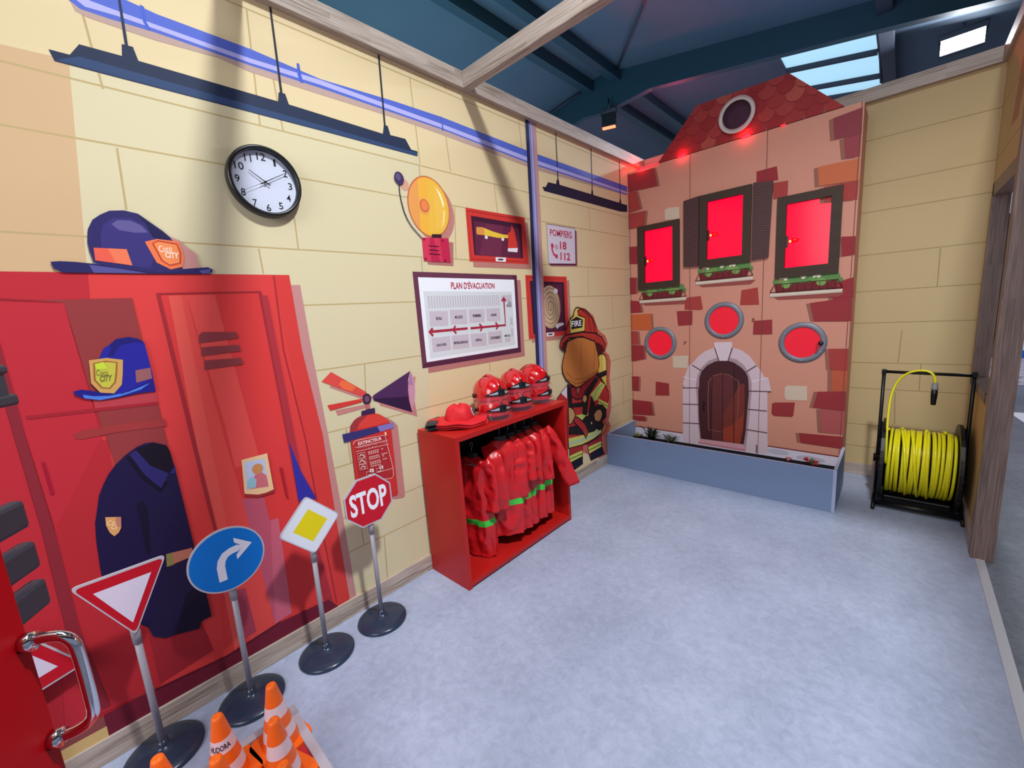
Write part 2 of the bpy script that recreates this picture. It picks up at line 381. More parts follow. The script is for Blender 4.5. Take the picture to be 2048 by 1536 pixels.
# portal rafter with its ridge haunch
PR = lambda u, v, d: (u, 7.06 + d, v)
raf = MB().extrude([(-3.9,5.06),(-3.02,5.02),(-2.63,4.90),(-2.38,4.955),(-1.97,4.894),(-1.63,4.92),(-1.10,4.959),(0.51,4.71),(1.74,4.51),(7.0,3.62),(7.0,4.04),
                    (1.535,4.866),(-1.67,5.44),(-1.988,5.49),(-2.23,5.44),(-3.9,5.15)], PR, 0.0, 0.12, STEEL)
tag(raf.build('roof_rafter'), kind='structure')
raf = MB().extrude([(-6,4.35),(-2.6,4.95),(-1.988,4.95),(-1.3,4.95),(7.0,3.5),(7.0,3.9),(-1.988,5.49),(-6,4.77)], lambda u, v, d: (u, -0.6+d, v), 0.0, 0.12, STEEL)
tag(raf.build('roof_rafter.001'), kind='structure')
for i, x in enumerate((-3.9, -2.2, -1.68, 1.72, 3.3, 4.6)):
    z = rz(x)
    tag(MB().box((x-0.07, -4, z-0.17), (x+0.07, 18, z-0.005), DARK if i > 2 else STEEL).build('roof_purlin' + ('' if i == 0 else '.%03d' % i)), kind='structure')
for i, (a, b) in enumerate((((-0.49,5.53,5.19), (-1.67,7.02,5.42)), ((-2.35,7.05,5.38), (-3.1,6.95,5.2)), ((1.66,6.9,4.83), (1.60,9.7,4.83)), ((-0.49,5.53,5.19), (1.2,3.6,4.9)))):
    tag(MB().cyl(a, b, 0.016, DARK, 8).build('bracing_rod' + ('' if i == 0 else '.%03d' % i)), kind='structure')

# lamps of the hall that can be seen
fl = thing('white_floodlight', 'glaring white LED floodlight under the hall roof at upper right', 'floodlight', (2.42, 8.2, 4.5))
MB().bbox((-0.2, -0.02, -0.12), (0.2, 0.05, 0.08), DARK, 0.01).build('housing', fl)
MB().add([(-0.19,-0.024,-0.10),(0.19,-0.024,-0.10),(0.19,-0.021,0.07),(-0.19,-0.021,0.07)], [(0,1,2,3)], mat((255,255,255), emit=22, name='led_white')).build('lens', fl)
MB().tube([(-0.2,0.02,0),(-0.22,0.02,0.15),(0.22,0.02,0.15),(0.2,0.02,0)], 0.01, DARK, 6).tube([(0,0.02,0.15),(0,0.02,0.25)], 0.012, DARK, 6).build('bracket', fl)

rl = thing('red_floodlight', 'small black floodlight glowing red at its lower edge, hung from the dark roof rafter', 'floodlight', (-1.79, 6.95, 4.64), 0.35)
hb = MB(); hb.bbox((-0.115, -0.03, -0.055), (0.115, 0.05, 0.16), mat((22, 26, 32), 0.4), 0.008)
for k in range(6): hb.box((-0.10+k*0.036, 0.05, -0.04), (-0.09+k*0.036, 0.08, 0.14), mat((22, 26, 32), 0.4))
hb.build('housing', rl)
MB().bbox((-0.108, -0.036, -0.078), (0.108, 0.04, -0.056), mat((255, 60, 40), emit=9, ergb=(255, 70, 45), name='led_red'), 0.004).build('lens', rl)
MB().tube([(-0.12,0.0,0.06),(-0.13,0.02,0.24),(0.13,0.02,0.24),(0.12,0.0,0.06)], 0.009, mat((22, 26, 32), 0.4), 6).tube([(0,0.02,0.24),(0,0.04,0.40)], 0.012, mat((22,26,32),0.4), 6).build('bracket', rl)
lamp('red_lamp_down', 'SPOT', (-1.78, 6.9, 4.52), (0.6, 4.6, 2.6), 160, (1.0, 0.03, 0.04), 0.08, spot=2.2, blend=0.8)
lamp('red_lamp_up', 'POINT', (-1.2, 8.0, 4.3), (0, 7, 4), 26, (1.0, 0.10, 0.22), 0.1)
# ---------------------------------------------------------------- printed artwork on the left wall
SH = (196, 150, 122)
MUR = 'wall print'
# hanging strip lamps
q = Print(PL_L)
q.p([(0.128,2.498),(0.176,2.499),(0.205,2.541),(0.312,2.544),(0.318,2.584),(0.348,2.586),(0.356,2.544),(0.824,2.546),(0.832,2.586),(0.859,2.588),(0.869,2.547),(1.338,2.539),(1.351,2.588),(1.373,2.586),(1.384,2.544),(1.478,2.547),(1.509,2.499),(1.553,2.498),(1.548,2.471),(0.997,2.471),(0.136,2.466)], (34,46,74))
q.p([(0.140,2.470),(0.198,2.502),(1.001,2.496),(1.475,2.489),(1.549,2.492),(1.546,2.473),(0.998,2.473)], (46,68,108))
q.p([(0.334,2.774),(0.341,2.777),(0.335,2.584),(0.326,2.581)], (34,46,74)); q.p([(0.846,2.970),(0.854,2.973),(0.848,2.584),(0.838,2.583)], (34,40,50))
q.p([(1.362,2.993),(1.372,2.995),(1.360,2.583),(1.350,2.580)], (34,40,50))
tag(q.build('strip_lamp_print'), 'long navy hanging strip lamp printed on the yellow wall above the clock', MUR, 'printed strip lamps')
q = Print(PL_L)
q.p([(2.692,2.494),(2.732,2.497),(2.767,2.539),(2.871,2.543),(2.884,2.580),(2.911,2.580),(2.918,2.545),(3.387,2.544),(3.398,2.582),(3.418,2.580),(3.424,2.543),(3.891,2.541),(3.908,2.578),(3.927,2.576),(3.936,2.540),(4.053,2.540),(4.050,2.475),(3.907,2.462),(2.711,2.466)], (30,36,62))
q.p([(2.893,2.963),(2.904,2.966),(2.905,2.579),(2.892,2.577)], (34,38,48)); q.p([(3.404,2.972),(3.417,2.975),(3.414,2.579),(3.401,2.577)], (34,38,48))
q.p([(3.908,2.941),(3.920,2.943),(3.922,2.571),(3.910,2.569)], (34,38,48))
tag(q.build('strip_lamp_print'), 'shorter navy strip lamp printed beside the toy house corner', MUR, 'printed strip lamps')
# long blue pipe and the upright one
q = Print(PL_L, 0.0006)
q.p([(0.198,2.705),(0.213,2.643),(0.245,2.636),(0.295,2.635),(0.416,2.634),(0.617,2.646),(0.727,2.632),(1.021,2.634),(1.422,2.639),(1.741,2.633),(2.523,2.606),(2.591,2.602),(4.058,2.632),(4.059,2.661),(1.747,2.687),(0.429,2.689),(0.257,2.695),(0.238,2.723)], (186,158,150))
q.p([(0.190,2.723),(0.203,2.671),(0.227,2.655),(0.299,2.655),(0.425,2.661),(0.731,2.658),(1.025,2.663),(1.744,2.662),(2.525,2.634),(4.058,2.637),(4.062,2.718),(2.533,2.717),(1.753,2.732),(1.433,2.724),(1.031,2.703),(0.742,2.724),(0.436,2.727),(0.321,2.741),(0.268,2.759)], (84,104,200))
q.p([(0.209,2.688),(0.240,2.667),(0.321,2.673),(0.427,2.673),(0.733,2.668),(1.027,2.677),(1.745,2.670),(2.526,2.644),(4.058,2.647),(4.059,2.666),(2.529,2.672),(1.748,2.693),(1.030,2.699),(0.736,2.686),(0.429,2.689),(0.324,2.690),(0.257,2.692),(0.236,2.707)], (178,176,236))
for pl in ([(0.392,2.739),(0.403,2.736),(0.402,2.686),(0.410,2.665),(0.402,2.660),(0.392,2.683)], [(0.930,2.736),(0.941,2.736),(0.943,2.691),(0.950,2.660),(0.934,2.657),(0.927,2.686)], [(1.750,2.743),(1.759,2.657),(1.747,2.657)]): q.p(pl, (70,96,200))
tag(q.build('blue_pipe_print'), 'long level blue pipe printed high across the yellow wall', MUR)
q = Print(PL_L, 0.0030)
q.p([(2.611,2.932),(2.651,2.933),(2.647,2.245),(2.623,0.832),(2.545,0.848),(2.580,2.238)], (196,146,142))
q.p([(2.529,2.934),(2.571,2.937),(2.564,2.379),(2.532,0.850),(2.482,0.860),(2.523,2.374)], (38,44,84))
q.p([(2.566,2.934),(2.614,2.936),(2.612,2.386),(2.584,0.840),(2.523,0.852),(2.558,2.378)], (138,134,190))
q.p([(2.588,2.936),(2.603,2.937),(2.594,2.384),(2.558,0.845),(2.542,0.848),(2.579,2.381)], (176,172,218))
tag(q.build('blue_pipe_print'), 'upright navy and lilac pipe printed between the axe box and the telephone notice', MUR)

# ---- big red locker
R1, R2 = (190,42,54), (218,62,62)
lk = Print(PL_L, 0.0006)
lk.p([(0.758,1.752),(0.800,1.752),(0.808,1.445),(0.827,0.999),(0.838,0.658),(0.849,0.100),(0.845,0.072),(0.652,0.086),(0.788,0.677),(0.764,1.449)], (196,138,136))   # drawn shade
lk.p([(-0.327,1.783),(-0.097,1.792),(0.758,1.797),(0.764,1.449),(0.800,1.022),(0.805,0.498),(0.811,0.093),(0.463,0.092),(-0.133,0.102),(-0.232,0.112),(-0.454,0.109),(-0.697,0.411)], R1)
lk.p([(0.099,1.791),(0.758,1.797),(0.764,1.449),(0.800,1.022),(0.805,0.498),(0.812,0.104),(0.466,0.109),(0.252,0.156),(0.016,0.178),(-0.047,0.184),(0.030,1.168)], R2)
lk.p([(0.692,1.794),(0.758,1.797),(0.764,1.449),(0.800,1.022),(0.805,0.498),(0.812,0.104),(0.749,0.107),(0.717,1.016)], (214,60,58))
lk.l([(0.692,1.794),(0.683,1.458),(0.717,1.016),(0.726,0.594),(0.743,0.119)], 0.007, (168,40,46))
LK = lk.build('locker_print'); tag(LK, 'tall red fire station locker printed on the wall behind the road signs', MUR)
q = Print(PL_L, 0.0026)                                            # closed door
q.p([(0.276,1.718),(0.624,1.722),(0.642,1.037),(0.646,0.707),(0.697,0.110),(0.252,0.156),(0.303,0.732),(0.291,1.134)], (216,58,58))
q.p([(0.306,1.710),(0.345,1.711),(0.346,1.119),(0.358,0.239),(0.286,0.156)], (228,86,78)); q.p([(0.345,1.711),(0.361,1.711),(0.397,1.105),(0.472,0.151),(0.344,0.146),(0.346,1.119)], (224,74,70))
q.p([(0.361,1.711),(0.457,1.711),(0.512,0.979),(0.414,0.975),(0.407,1.168)], (226,78,74))
q.p([(0.418,0.830),(0.502,0.804),(0.532,0.193),(0.455,0.184)], (188,84,108)); q.p([(0.510,0.688),(0.544,0.686),(0.530,0.195),(0.455,0.184)], (200,96,118))
q.p([(0.330,0.433),(0.367,0.424),(0.376,0.197),(0.331,0.194)], (168,60,84))
q.l([(0.303,0.732),(0.291,1.134),(0.276,1.718),(0.624,1.722),(0.642,1.037),(0.646,0.707),(0.697,0.110)], 0.012, (160,40,50))
q.p([(0.628,1.709),(0.652,1.704),(0.670,1.029),(0.677,0.695),(0.728,0.108),(0.697,0.110),(0.646,0.707),(0.642,1.037)], (172,48,60))
q.p([(0.642,1.032),(0.671,0.878),(0.723,0.713),(0.640,0.730),(0.641,0.863)], (52,48,160))
q.build('door', LK)
q = Print(PL_L, 0.0060)
for pl in ([(0.377,1.553),(0.388,1.564),(0.506,1.555),(0.513,1.529),(0.371,1.521)], [(0.377,1.503),(0.508,1.500),(0.513,1.474),(0.371,1.468)], [(0.378,1.449),(0.507,1.444),(0.513,1.416),(0.372,1.412)]): q.p(pl, (136,56,62))
q.build('vent', LK)
q = Print(PL_L, 0.0060); q.p([(0.583,0.920),(0.596,0.916),(0.600,0.754),(0.590,0.776)], (172,30,44)); q.build('handle', LK)
q = Print(PL_L, 0.0026)                                            # open compartment
q.p([(-0.113,1.702),(0.024,1.691),(0.036,1.204),(0.038,0.853),(0.000,0.186),(-0.228,0.206),(-0.128,0.928),(-0.139,1.372),(-0.140,1.549)], (192,42,56))
q.p([(0.024,1.691),(-0.050,1.701),(0.199,1.704),(0.208,1.367),(0.210,1.156),(0.223,0.699),(0.226,0.387),(0.016,0.178),(-0.047,0.184),(0.053,1.120),(0.048,1.203),(0.042,1.240)], (148,56,58))
q.p([(0.017,0.465),(0.193,0.373),(0.212,0.215),(0.018,0.190),(-0.021,0.192)], (160,36,46))
q.p([(0.030,1.206),(0.048,1.203),(0.038,0.853),(0.031,0.185),(-0.055,0.191),(-0.154,0.269),(-0.143,0.558),(-0.129,0.929)], (184,40,50))
q.p([(-0.050,1.703),(-0.112,1.709),(-0.113,1.702),(0.024,1.691)], (150,30,44))
q.p([(0.038,1.355),(0.209,1.355),(0.208,1.306),(0.035,1.312)], (186,62,72)); q.l([(-0.124,1.325),(-0.049,1.320),(0.032,1.316),(0.208,1.306)], 0.012, (164,34,48))
q.p([(-0.030,1.244),(-0.013,1.251),(0.084,1.252),(0.217,1.240),(0.219,1.211),(0.079,1.223),(-0.011,1.221),(-0.029,1.228)], (160,54,56))
q.p([(-0.143,1.643),(-0.137,1.565),(-0.136,1.387),(-0.137,1.286),(-0.129,0.929),(-0.132,0.551),(-0.111,0.211),(-0.132,0.211),(-0.165,0.573),(-0.156,0.941),(-0.159,1.292),(-0.159,1.391),(-0.166,1.568)], (140,38,52))
q.p([(-0.117,1.170),(-0.111,1.168),(-0.108,1.052),(-0.116,1.052)], (160,16,50))
q.build('open_compartment', LK)
q = Print(PL_L, 0.0054)                                            # plinth
q.p([(-0.131,0.188),(-0.047,0.184),(0.016,0.178),(0.252,0.156),(0.476,0.181),(0.704,0.163),(0.748,0.096),(0.461,0.082),(-0.134,0.094)], (112,26,48))
q.p([(-0.337,0.181),(-0.217,0.175),(-0.132,0.188),(-0.133,0.142),(-0.214,0.142),(-0.344,0.141)], (142,72,72)); q.p([(-0.344,0.141),(-0.214,0.142),(-0.132,0.141),(-0.133,0.086),(-0.236,0.086),(-0.353,0.089)], (214,180,120))
q.l([(0.016,0.178),(0.252,0.156),(0.476,0.181)], 0.008, (84,16,40))
q.build('plinth', LK)

# photograph card on the locker door: a plain landscape
q = Print(PL_L, 0.0075)
q.p([(0.443,0.991),(0.545,0.990),(0.547,0.812),(0.481,0.813),(0.431,0.837)], (160,44,50))
q.p([(0.441,1.003),(0.543,1.003),(0.544,0.828),(0.509,0.824),(0.480,0.827),(0.429,0.850)], (238,196,150))
q.p([(0.450,0.989),(0.529,0.983),(0.526,0.849),(0.441,0.866)], (190,198,228))
q.p([(0.459,0.878),(0.479,0.919),(0.505,0.929),(0.525,0.903),(0.526,0.849),(0.455,0.863)], (206,110,120)); q.e([(0.495,0.944)][0], 0.022, 0.024, (206,140,84))
q.p([(0.447,0.902),(0.469,0.917),(0.484,0.898),(0.475,0.863),(0.442,0.868)], (150,190,206))
tag(q.build('picture_card'), 'small cream-framed picture card stuck on the printed locker door', 'picture')

def badge(q, outer, inner, quad1, quad2, c0, c1, ct):
    q.p(outer, c0); q.p(inner, c1); q.l(inner, 0.005, (max(c0[0]-50,0), max(c0[1]-60,0), max(c0[2]-40,0)), True)
    q.t('Coco', quad1, ct, 0.01, 0.25); q.t('CITY', quad2, ct, 0.035, 0.12)
# helmet on top of the locker
q = Print(PL_L, 0.0060)
q.p([(0.343,1.933),(0.375,1.919),(0.395,1.892),(0.417,1.873),(0.423,1.812),(0.355,1.800)], (196,138,134))
q.p([(0.016,1.825),(0.037,1.828),(0.074,1.827),(0.126,1.822),(0.240,1.801),(0.352,1.810),(0.408,1.817),(0.450,1.821),(0.464,1.813),(0.461,1.803),(0.451,1.795),(0.283,1.792),(0.038,1.791),(0.020,1.803)], (38,34,92))
q.p([(0.106,1.819),(0.181,1.808),(0.256,1.793),(0.113,1.792)], (84,82,146)); q.p([(0.417,1.808),(0.460,1.816),(0.452,1.796),(0.425,1.796)], (84,82,146))
q.p([(0.119,1.828),(0.115,1.864),(0.115,1.896),(0.123,1.938),(0.140,1.971),(0.163,1.991),(0.189,2.007),(0.228,2.013),(0.265,2.006),(0.295,1.979),(0.327,1.951),(0.345,1.930),(0.365,1.891),(0.369,1.838),(0.364,1.801),(0.284,1.796),(0.181,1.808),(0.126,1.823)], (44,38,98))
q.p([(0.151,1.919),(0.165,1.958),(0.193,1.983),(0.240,1.988),(0.276,1.966),(0.295,1.920),(0.296,1.875),(0.268,1.811),(0.208,1.820),(0.136,1.833),(0.148,1.882)], (56,48,118))
q.p([(0.186,1.961),(0.205,1.977),(0.239,1.979),(0.267,1.965),(0.284,1.941),(0.245,1.937),(0.203,1.943)], (96,88,146))
q.p([(0.264,2.003),(0.295,1.976),(0.345,1.927),(0.331,1.917),(0.296,1.926),(0.281,1.975)], (28,24,74))
q.p([(0.127,1.877),(0.213,1.877),(0.219,1.820),(0.124,1.834)], (232,94,76)); q.p([(0.163,1.877),(0.213,1.877),(0.219,1.820),(0.175,1.827)], (238,120,84))
badge(q, [(0.268,1.907),(0.304,1.920),(0.369,1.915),(0.375,1.885),(0.377,1.856),(0.367,1.820),(0.328,1.809),(0.290,1.833)], [(0.290,1.903),(0.307,1.913),(0.362,1.905),(0.368,1.873),(0.361,1.834),(0.328,1.824),(0.307,1.841)],
      [(0.306,1.871),(0.344,1.876),(0.343,1.900),(0.302,1.895)], [(0.321,1.852),(0.361,1.850),(0.362,1.874),(0.319,1.874)], (236,120,76), (240,138,84), (250,226,206))
tag(q.build('helmet_print'), 'dark purple helmet with orange badge printed on top of the locker', MUR, 'printed helmets')
q = Print(PL_L, 0.0085)
q.p([(-0.005,1.391),(0.015,1.394),(0.044,1.383),(0.090,1.366),(0.152,1.377),(0.209,1.403),(0.209,1.353),(0.157,1.354),(0.104,1.349),(0.054,1.348),(0.017,1.361),(-0.003,1.378)], (30,26,128))
q.p([(0.015,1.376),(0.041,1.365),(0.081,1.359),(0.132,1.364),(0.198,1.387),(0.168,1.367),(0.104,1.352),(0.054,1.349),(0.017,1.363)], (76,126,220))
q.p([(0.080,1.503),(0.093,1.529),(0.111,1.541),(0.131,1.559),(0.165,1.564),(0.190,1.555),(0.206,1.537),(0.209,1.451),(0.210,1.403),(0.151,1.374),(0.114,1.360),(0.074,1.372),(0.056,1.450)], (36,34,150))
q.p([(0.111,1.541),(0.131,1.559),(0.165,1.564),(0.198,1.550),(0.206,1.537),(0.179,1.543),(0.139,1.536),(0.112,1.499),(0.100,1.500),(0.113,1.527)], (28,24,112))
q.p([(0.164,1.440),(0.207,1.444),(0.206,1.403),(0.159,1.394)], (150,92,96))
badge(q, [(0.050,1.492),(0.095,1.495),(0.137,1.483),(0.128,1.433),(0.119,1.394),(0.094,1.366),(0.059,1.375),(0.042,1.412)], [(0.061,1.480),(0.093,1.483),(0.119,1.475),(0.111,1.436),(0.103,1.406),(0.085,1.386),(0.066,1.392),(0.053,1.422)],
      [(0.060,1.435),(0.089,1.434),(0.092,1.452),(0.061,1.457)], [(0.065,1.412),(0.096,1.412),(0.100,1.434),(0.067,1.435)], (206,158,88), (196,190,70), (116,110,52))
q.p([(0.062,1.477),(0.085,1.482),(0.093,1.456),(0.081,1.456),(0.062,1.458)], (196,216,60))
tag(q.build('helmet_print'), 'blue helmet with yellow badge printed on the shelf inside the locker', MUR, 'printed helmets')
# jacket
q = Print(PL_L, 0.0062)
JO = [(0.085,1.133),(0.119,1.154),(0.146,1.162),(0.169,1.160),(0.204,1.138),(0.212,1.113),(0.217,1.022),(0.220,0.879),(0.224,0.699),(0.212,0.662),(0.224,0.588),(0.230,0.540),(0.231,0.369),(0.197,0.370),(0.182,0.341),(0.142,0.354),(0.108,0.364),(0.078,0.368),(0.045,0.400),(0.038,0.444),(0.025,0.460),(-0.027,0.547),(-0.050,0.685),(-0.047,0.749),(-0.040,0.851),(-0.032,0.914),(-0.018,0.964),(-0.006,1.009),(0.011,1.044),(0.030,1.077),(0.054,1.106)]
q.p(JO, (28,18,64))
q.p([(0.129,1.019),(0.216,1.022),(0.223,0.699),(0.136,0.705),(0.091,0.736)], (30,22,64)); q.p([(0.084,0.941),(0.102,0.947),(0.112,0.898),(0.092,0.735),(0.081,0.732)], (20,12,44))
q.p([(0.128,0.656),(0.211,0.658),(0.224,0.588),(0.230,0.540),(0.231,0.369),(0.197,0.370),(0.182,0.341),(0.108,0.364),(0.078,0.368),(0.045,0.400),(0.038,0.444),(0.094,0.570)], (30,22,62))
q.p([(0.164,0.507),(0.229,0.538),(0.231,0.369),(0.197,0.370),(0.182,0.341),(0.108,0.364)], (20,12,42))
q.p([(0.118,1.148),(0.169,1.156),(0.203,1.136),(0.212,1.111),(0.214,1.048),(0.215,1.022),(0.195,1.025),(0.162,1.053),(0.125,1.109)], (20,10,30))
q.p([(0.093,1.130),(0.117,1.143),(0.146,1.074),(0.195,1.025),(0.163,0.974),(0.126,1.040)], (44,38,104)); q.p([(0.196,1.024),(0.218,1.051),(0.217,1.017)], (44,38,104))
q.l([(0.092,1.127),(0.122,1.032),(0.162,0.966),(0.178,0.991)], 0.012, (18,10,36))
q.p([(0.134,0.708),(0.216,0.696),(0.215,0.660),(0.128,0.656)], (186,116,98)); q.p([(0.134,0.708),(0.155,0.706),(0.150,0.654),(0.128,0.656)], (140,130,76))
q.p([(-0.004,0.925),(0.036,0.909),(0.030,0.869),(0.020,0.853),(0.007,0.845),(-0.002,0.863),(-0.007,0.893)], (222,160,104)); q.p([(0.023,0.913),(0.036,0.909),(0.030,0.869),(0.013,0.884)], (196,124,104))
q.t('Co', [(-0.004,0.892),(0.019,0.887),(0.019,0.905),(-0.002,0.911)], (248,216,160), 0.01, 0.3); q.t('CI', [(0.003,0.873),(0.018,0.870),(0.020,0.887),(0.006,0.889)], (248,216,160), 0.02)
tag(q.build('jacket_print'), 'dark navy jacket with a belt printed hanging in the open locker', MUR)

# ---- fire bell
q = Print(PL_L)
bc = (1.598, 2.203)
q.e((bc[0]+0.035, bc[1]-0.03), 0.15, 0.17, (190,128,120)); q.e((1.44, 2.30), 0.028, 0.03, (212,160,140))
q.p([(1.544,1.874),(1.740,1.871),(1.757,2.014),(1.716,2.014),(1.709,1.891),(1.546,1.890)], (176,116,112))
q.e(bc, 0.152, 0.172, (196,104,76)); q.e(bc, 0.144, 0.164, (232,158,86))
q.e(bc, 0.144, 0.164, (240,178,66), a0=-2.15, a1=2.05); q.e((bc[0]+0.02, bc[1]), 0.122, 0.15, (236,186,70), a0=-1.9, a1=1.7)
q.e((1.60, 2.21), 0.118, 0.135, (240,190,80), a0=-1.3, a1=1.2)
q.p([(1.655,2.325),(1.69,2.29),(1.71,2.235),(1.70,2.21),(1.685,2.26)], (252,236,190)); q.p([(1.70,2.20),(1.712,2.19),(1.70,2.13),(1.67,2.08),(1.69,2.14)], (250,222,150))
q.e((1.561, 2.205), 0.042, 0.047, (240,170,90)); q.e((1.561, 2.205), 0.034, 0.038, (206,110,66)); q.e((1.563, 2.207), 0.024, 0.028, (236,134,76))
q.p([(1.595,2.049),(1.666,2.055),(1.666,2.035),(1.591,2.029)], (52,24,40))
q.p([(1.520,2.025),(1.718,2.035),(1.719,1.891),(1.517,1.892)], (212,54,86)); q.p([(1.574,2.026),(1.603,2.029),(1.639,1.891),(1.572,1.891)], (190,34,76)); q.p([(1.648,2.029),(1.718,2.035),(1.719,1.891),(1.658,1.892)], (194,36,74))
for pl in ([(1.561,1.980),(1.638,1.981)], [(1.562,1.957),(1.636,1.957)], [(1.559,1.935),(1.642,1.934)]): q.l(pl, 0.006, (80,14,44))
for c in [(1.533,2.015),(1.670,2.019),(1.530,1.904),(1.675,1.902)]: q.e(c, 0.006, 0.006, (80,14,44), n=10)
q.l([(1.403,2.304),(1.400,2.254),(1.404,2.210),(1.416,2.154),(1.433,2.113),(1.458,2.077),(1.489,2.047),(1.520,2.019)], 0.006, (44,36,56))
q.e((1.406, 2.328), 0.031, 0.034, (66,50,92)); q.e((1.401, 2.334), 0.016, 0.018, (96,82,124))
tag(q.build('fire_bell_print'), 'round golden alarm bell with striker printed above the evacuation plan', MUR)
# ---- axe cabinet
q = Print(PL_L)
A = [(1.882,2.238),(2.458,2.242),(2.473,1.908),(1.880,1.905)]
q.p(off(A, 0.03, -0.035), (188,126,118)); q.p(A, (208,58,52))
q.l([(1.895,2.221),(2.429,2.222),(2.445,1.924),(1.899,1.921)], 0.006, (170,36,44), True)
q.p([(1.924,2.193),(2.417,2.191),(2.413,1.948),(1.927,1.947)], (64,24,50)); q.p([(1.947,2.163),(2.382,2.157),(2.387,1.949),(1.938,1.947)], (98,36,66)); q.p([(2.052,2.159),(2.222,2.160),(2.176,1.948),(1.974,1.947)], (112,44,74))
q.e([(2.047,2.069)][0], 0.014, 0.012, (232,228,234), n=14); q.e([(2.207,2.069)][0], 0.014, 0.012, (232,228,234), n=14)
q.p([(1.963,2.127),(2.016,2.130),(2.113,2.112),(2.204,2.101),(2.264,2.102),(2.262,2.080),(2.155,2.074),(2.043,2.080),(1.963,2.080),(1.958,2.098)], (236,196,66)); q.p([(1.963,2.127),(2.016,2.130),(2.032,2.126),(2.032,2.080),(1.963,2.080),(1.958,2.098)], (226,150,76))
q.p([(2.308,2.174),(2.328,2.148),(2.341,2.109),(2.353,2.061),(2.359,2.015),(2.252,2.009),(2.265,2.086),(2.263,2.118),(2.290,2.122)], (210,58,48)); q.p([(2.252,2.010),(2.359,2.019),(2.351,1.988),(2.250,1.988)], (236,226,232))
q.p([(2.120,1.943),(2.227,1.945),(2.221,1.914),(2.120,1.914)], (236,228,232)); q.p([(2.145,1.934),(2.196,1.935),(2.194,1.924),(2.145,1.923)], (54,30,50))
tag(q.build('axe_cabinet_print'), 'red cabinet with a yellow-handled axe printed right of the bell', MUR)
# ---- POMPIERS notice
q = Print(PL_L)
A = [(2.719,2.225),(3.110,2.227),(3.098,1.934),(2.718,1.922)]
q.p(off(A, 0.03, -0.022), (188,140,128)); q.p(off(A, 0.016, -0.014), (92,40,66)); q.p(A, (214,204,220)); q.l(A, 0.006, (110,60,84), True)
PK = (192,60,90)
q.t('POMPIERS', [(2.757,2.140),(3.061,2.140),(3.055,2.196),(2.755,2.190)], PK, 0.02)
q.t('18', [(2.881,2.043),(2.972,2.043),(2.974,2.106),(2.883,2.105)], PK, 0.03); q.t('112', [(2.879,1.958),(3.019,1.959),(3.021,2.019),(2.884,2.019)], PK, 0.03)
q.l([(2.774,2.063),(2.774,2.029),(2.793,1.997),(2.830,1.983)], 0.018, PK); q.e([(2.777,2.063)][0], 0.019, 0.02, PK, n=14); q.e([(2.827,1.984)][0], 0.019, 0.017, PK, n=14)
q.l([(2.811,2.060),(2.826,2.052),(2.828,2.037)], 0.006, PK); q.l([(2.819,2.075),(2.843,2.062),(2.848,2.040)], 0.006, PK)
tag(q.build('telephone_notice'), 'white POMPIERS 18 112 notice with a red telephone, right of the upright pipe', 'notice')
# ---- hose cabinet
q = Print(PL_L)
A = [(2.425,1.829),(2.956,1.825),(2.950,1.339),(2.422,1.349)]
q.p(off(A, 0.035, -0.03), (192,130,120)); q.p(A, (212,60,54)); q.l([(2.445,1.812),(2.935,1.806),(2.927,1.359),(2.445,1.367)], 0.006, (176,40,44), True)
q.p([(2.472,1.786),(2.916,1.780),(2.907,1.378),(2.479,1.383)], (64,26,54)); q.p([(2.506,1.764),(2.872,1.759),(2.873,1.381),(2.497,1.388)], (92,36,66))
hc = [(2.711,1.582)][0]
c1, c2 = [(2.847,1.577)][0], [(2.726,1.753)][0]
ra, rb = c1[0]-hc[0], c2[1]-hc[1]
q.e(hc, ra, rb, (206,176,140)); q.e((hc[0]-0.01, hc[1]+0.01), ra*0.93, rb*0.93, (222,194,156))
q.l([(hc[0]+ra*0.95*(0.12+0.88*t/60)*math.cos(-t*0.42), hc[1]+rb*0.95*(0.12+0.88*t/60)*math.sin(-t*0.42)) for t in range(61)], 0.006, (136,104,84))
for pl in ([(2.788,1.732),(2.821,1.717),(2.815,1.696),(2.782,1.686),(2.756,1.708)], [(2.773,1.437),(2.815,1.449),(2.878,1.448),(2.881,1.428),(2.817,1.417),(2.786,1.402),(2.767,1.416)]): q.p(pl, (232,228,232))
q.p([(2.638,1.380),(2.747,1.378),(2.740,1.347),(2.641,1.349)], (232,226,232)); q.p([(2.662,1.370),(2.718,1.369),(2.715,1.358),(2.663,1.359)], (54,30,50))
tag(q.build('hose_cabinet_print'), 'red cabinet holding a coiled cream hose printed behind the upright pipe', MUR)
# ---- evacuation plan
q = Print(PL_L)
A = [(1.432,1.829),(2.329,1.826),(2.323,1.262),(1.431,1.266)]
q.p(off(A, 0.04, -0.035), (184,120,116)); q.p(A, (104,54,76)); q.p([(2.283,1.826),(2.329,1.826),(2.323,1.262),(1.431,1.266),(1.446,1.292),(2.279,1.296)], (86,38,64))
q.p([(1.465,1.798),(2.298,1.793),(2.290,1.298),(1.465,1.298)], (240,242,250)); q.p([(1.492,1.718),(2.264,1.706),(2.262,1.323),(1.494,1.316)], (216,220,224))
s0 = [(1.519,1.689),(2.137,1.686),(2.138,1.614),(1.520,1.617)]
for k in range(30):
    a, b = k/30, (k+0.55)/30
    P0 = lambda t, u: ((1-u)*((1-t)*s0[0][0]+t*s0[1][0])+u*((1-t)*s0[3][0]+t*s0[2][0]), (1-u)*((1-t)*s0[0][1]+t*s0[1][1])+u*((1-t)*s0[3][1]+t*s0[2][1]))
    q.p([P0(a,0), P0(b,0), P0(b,1), P0(a,1)], (198,188,200)); q.d -= STEP
q.d += STEP
RM = (202,190,202)
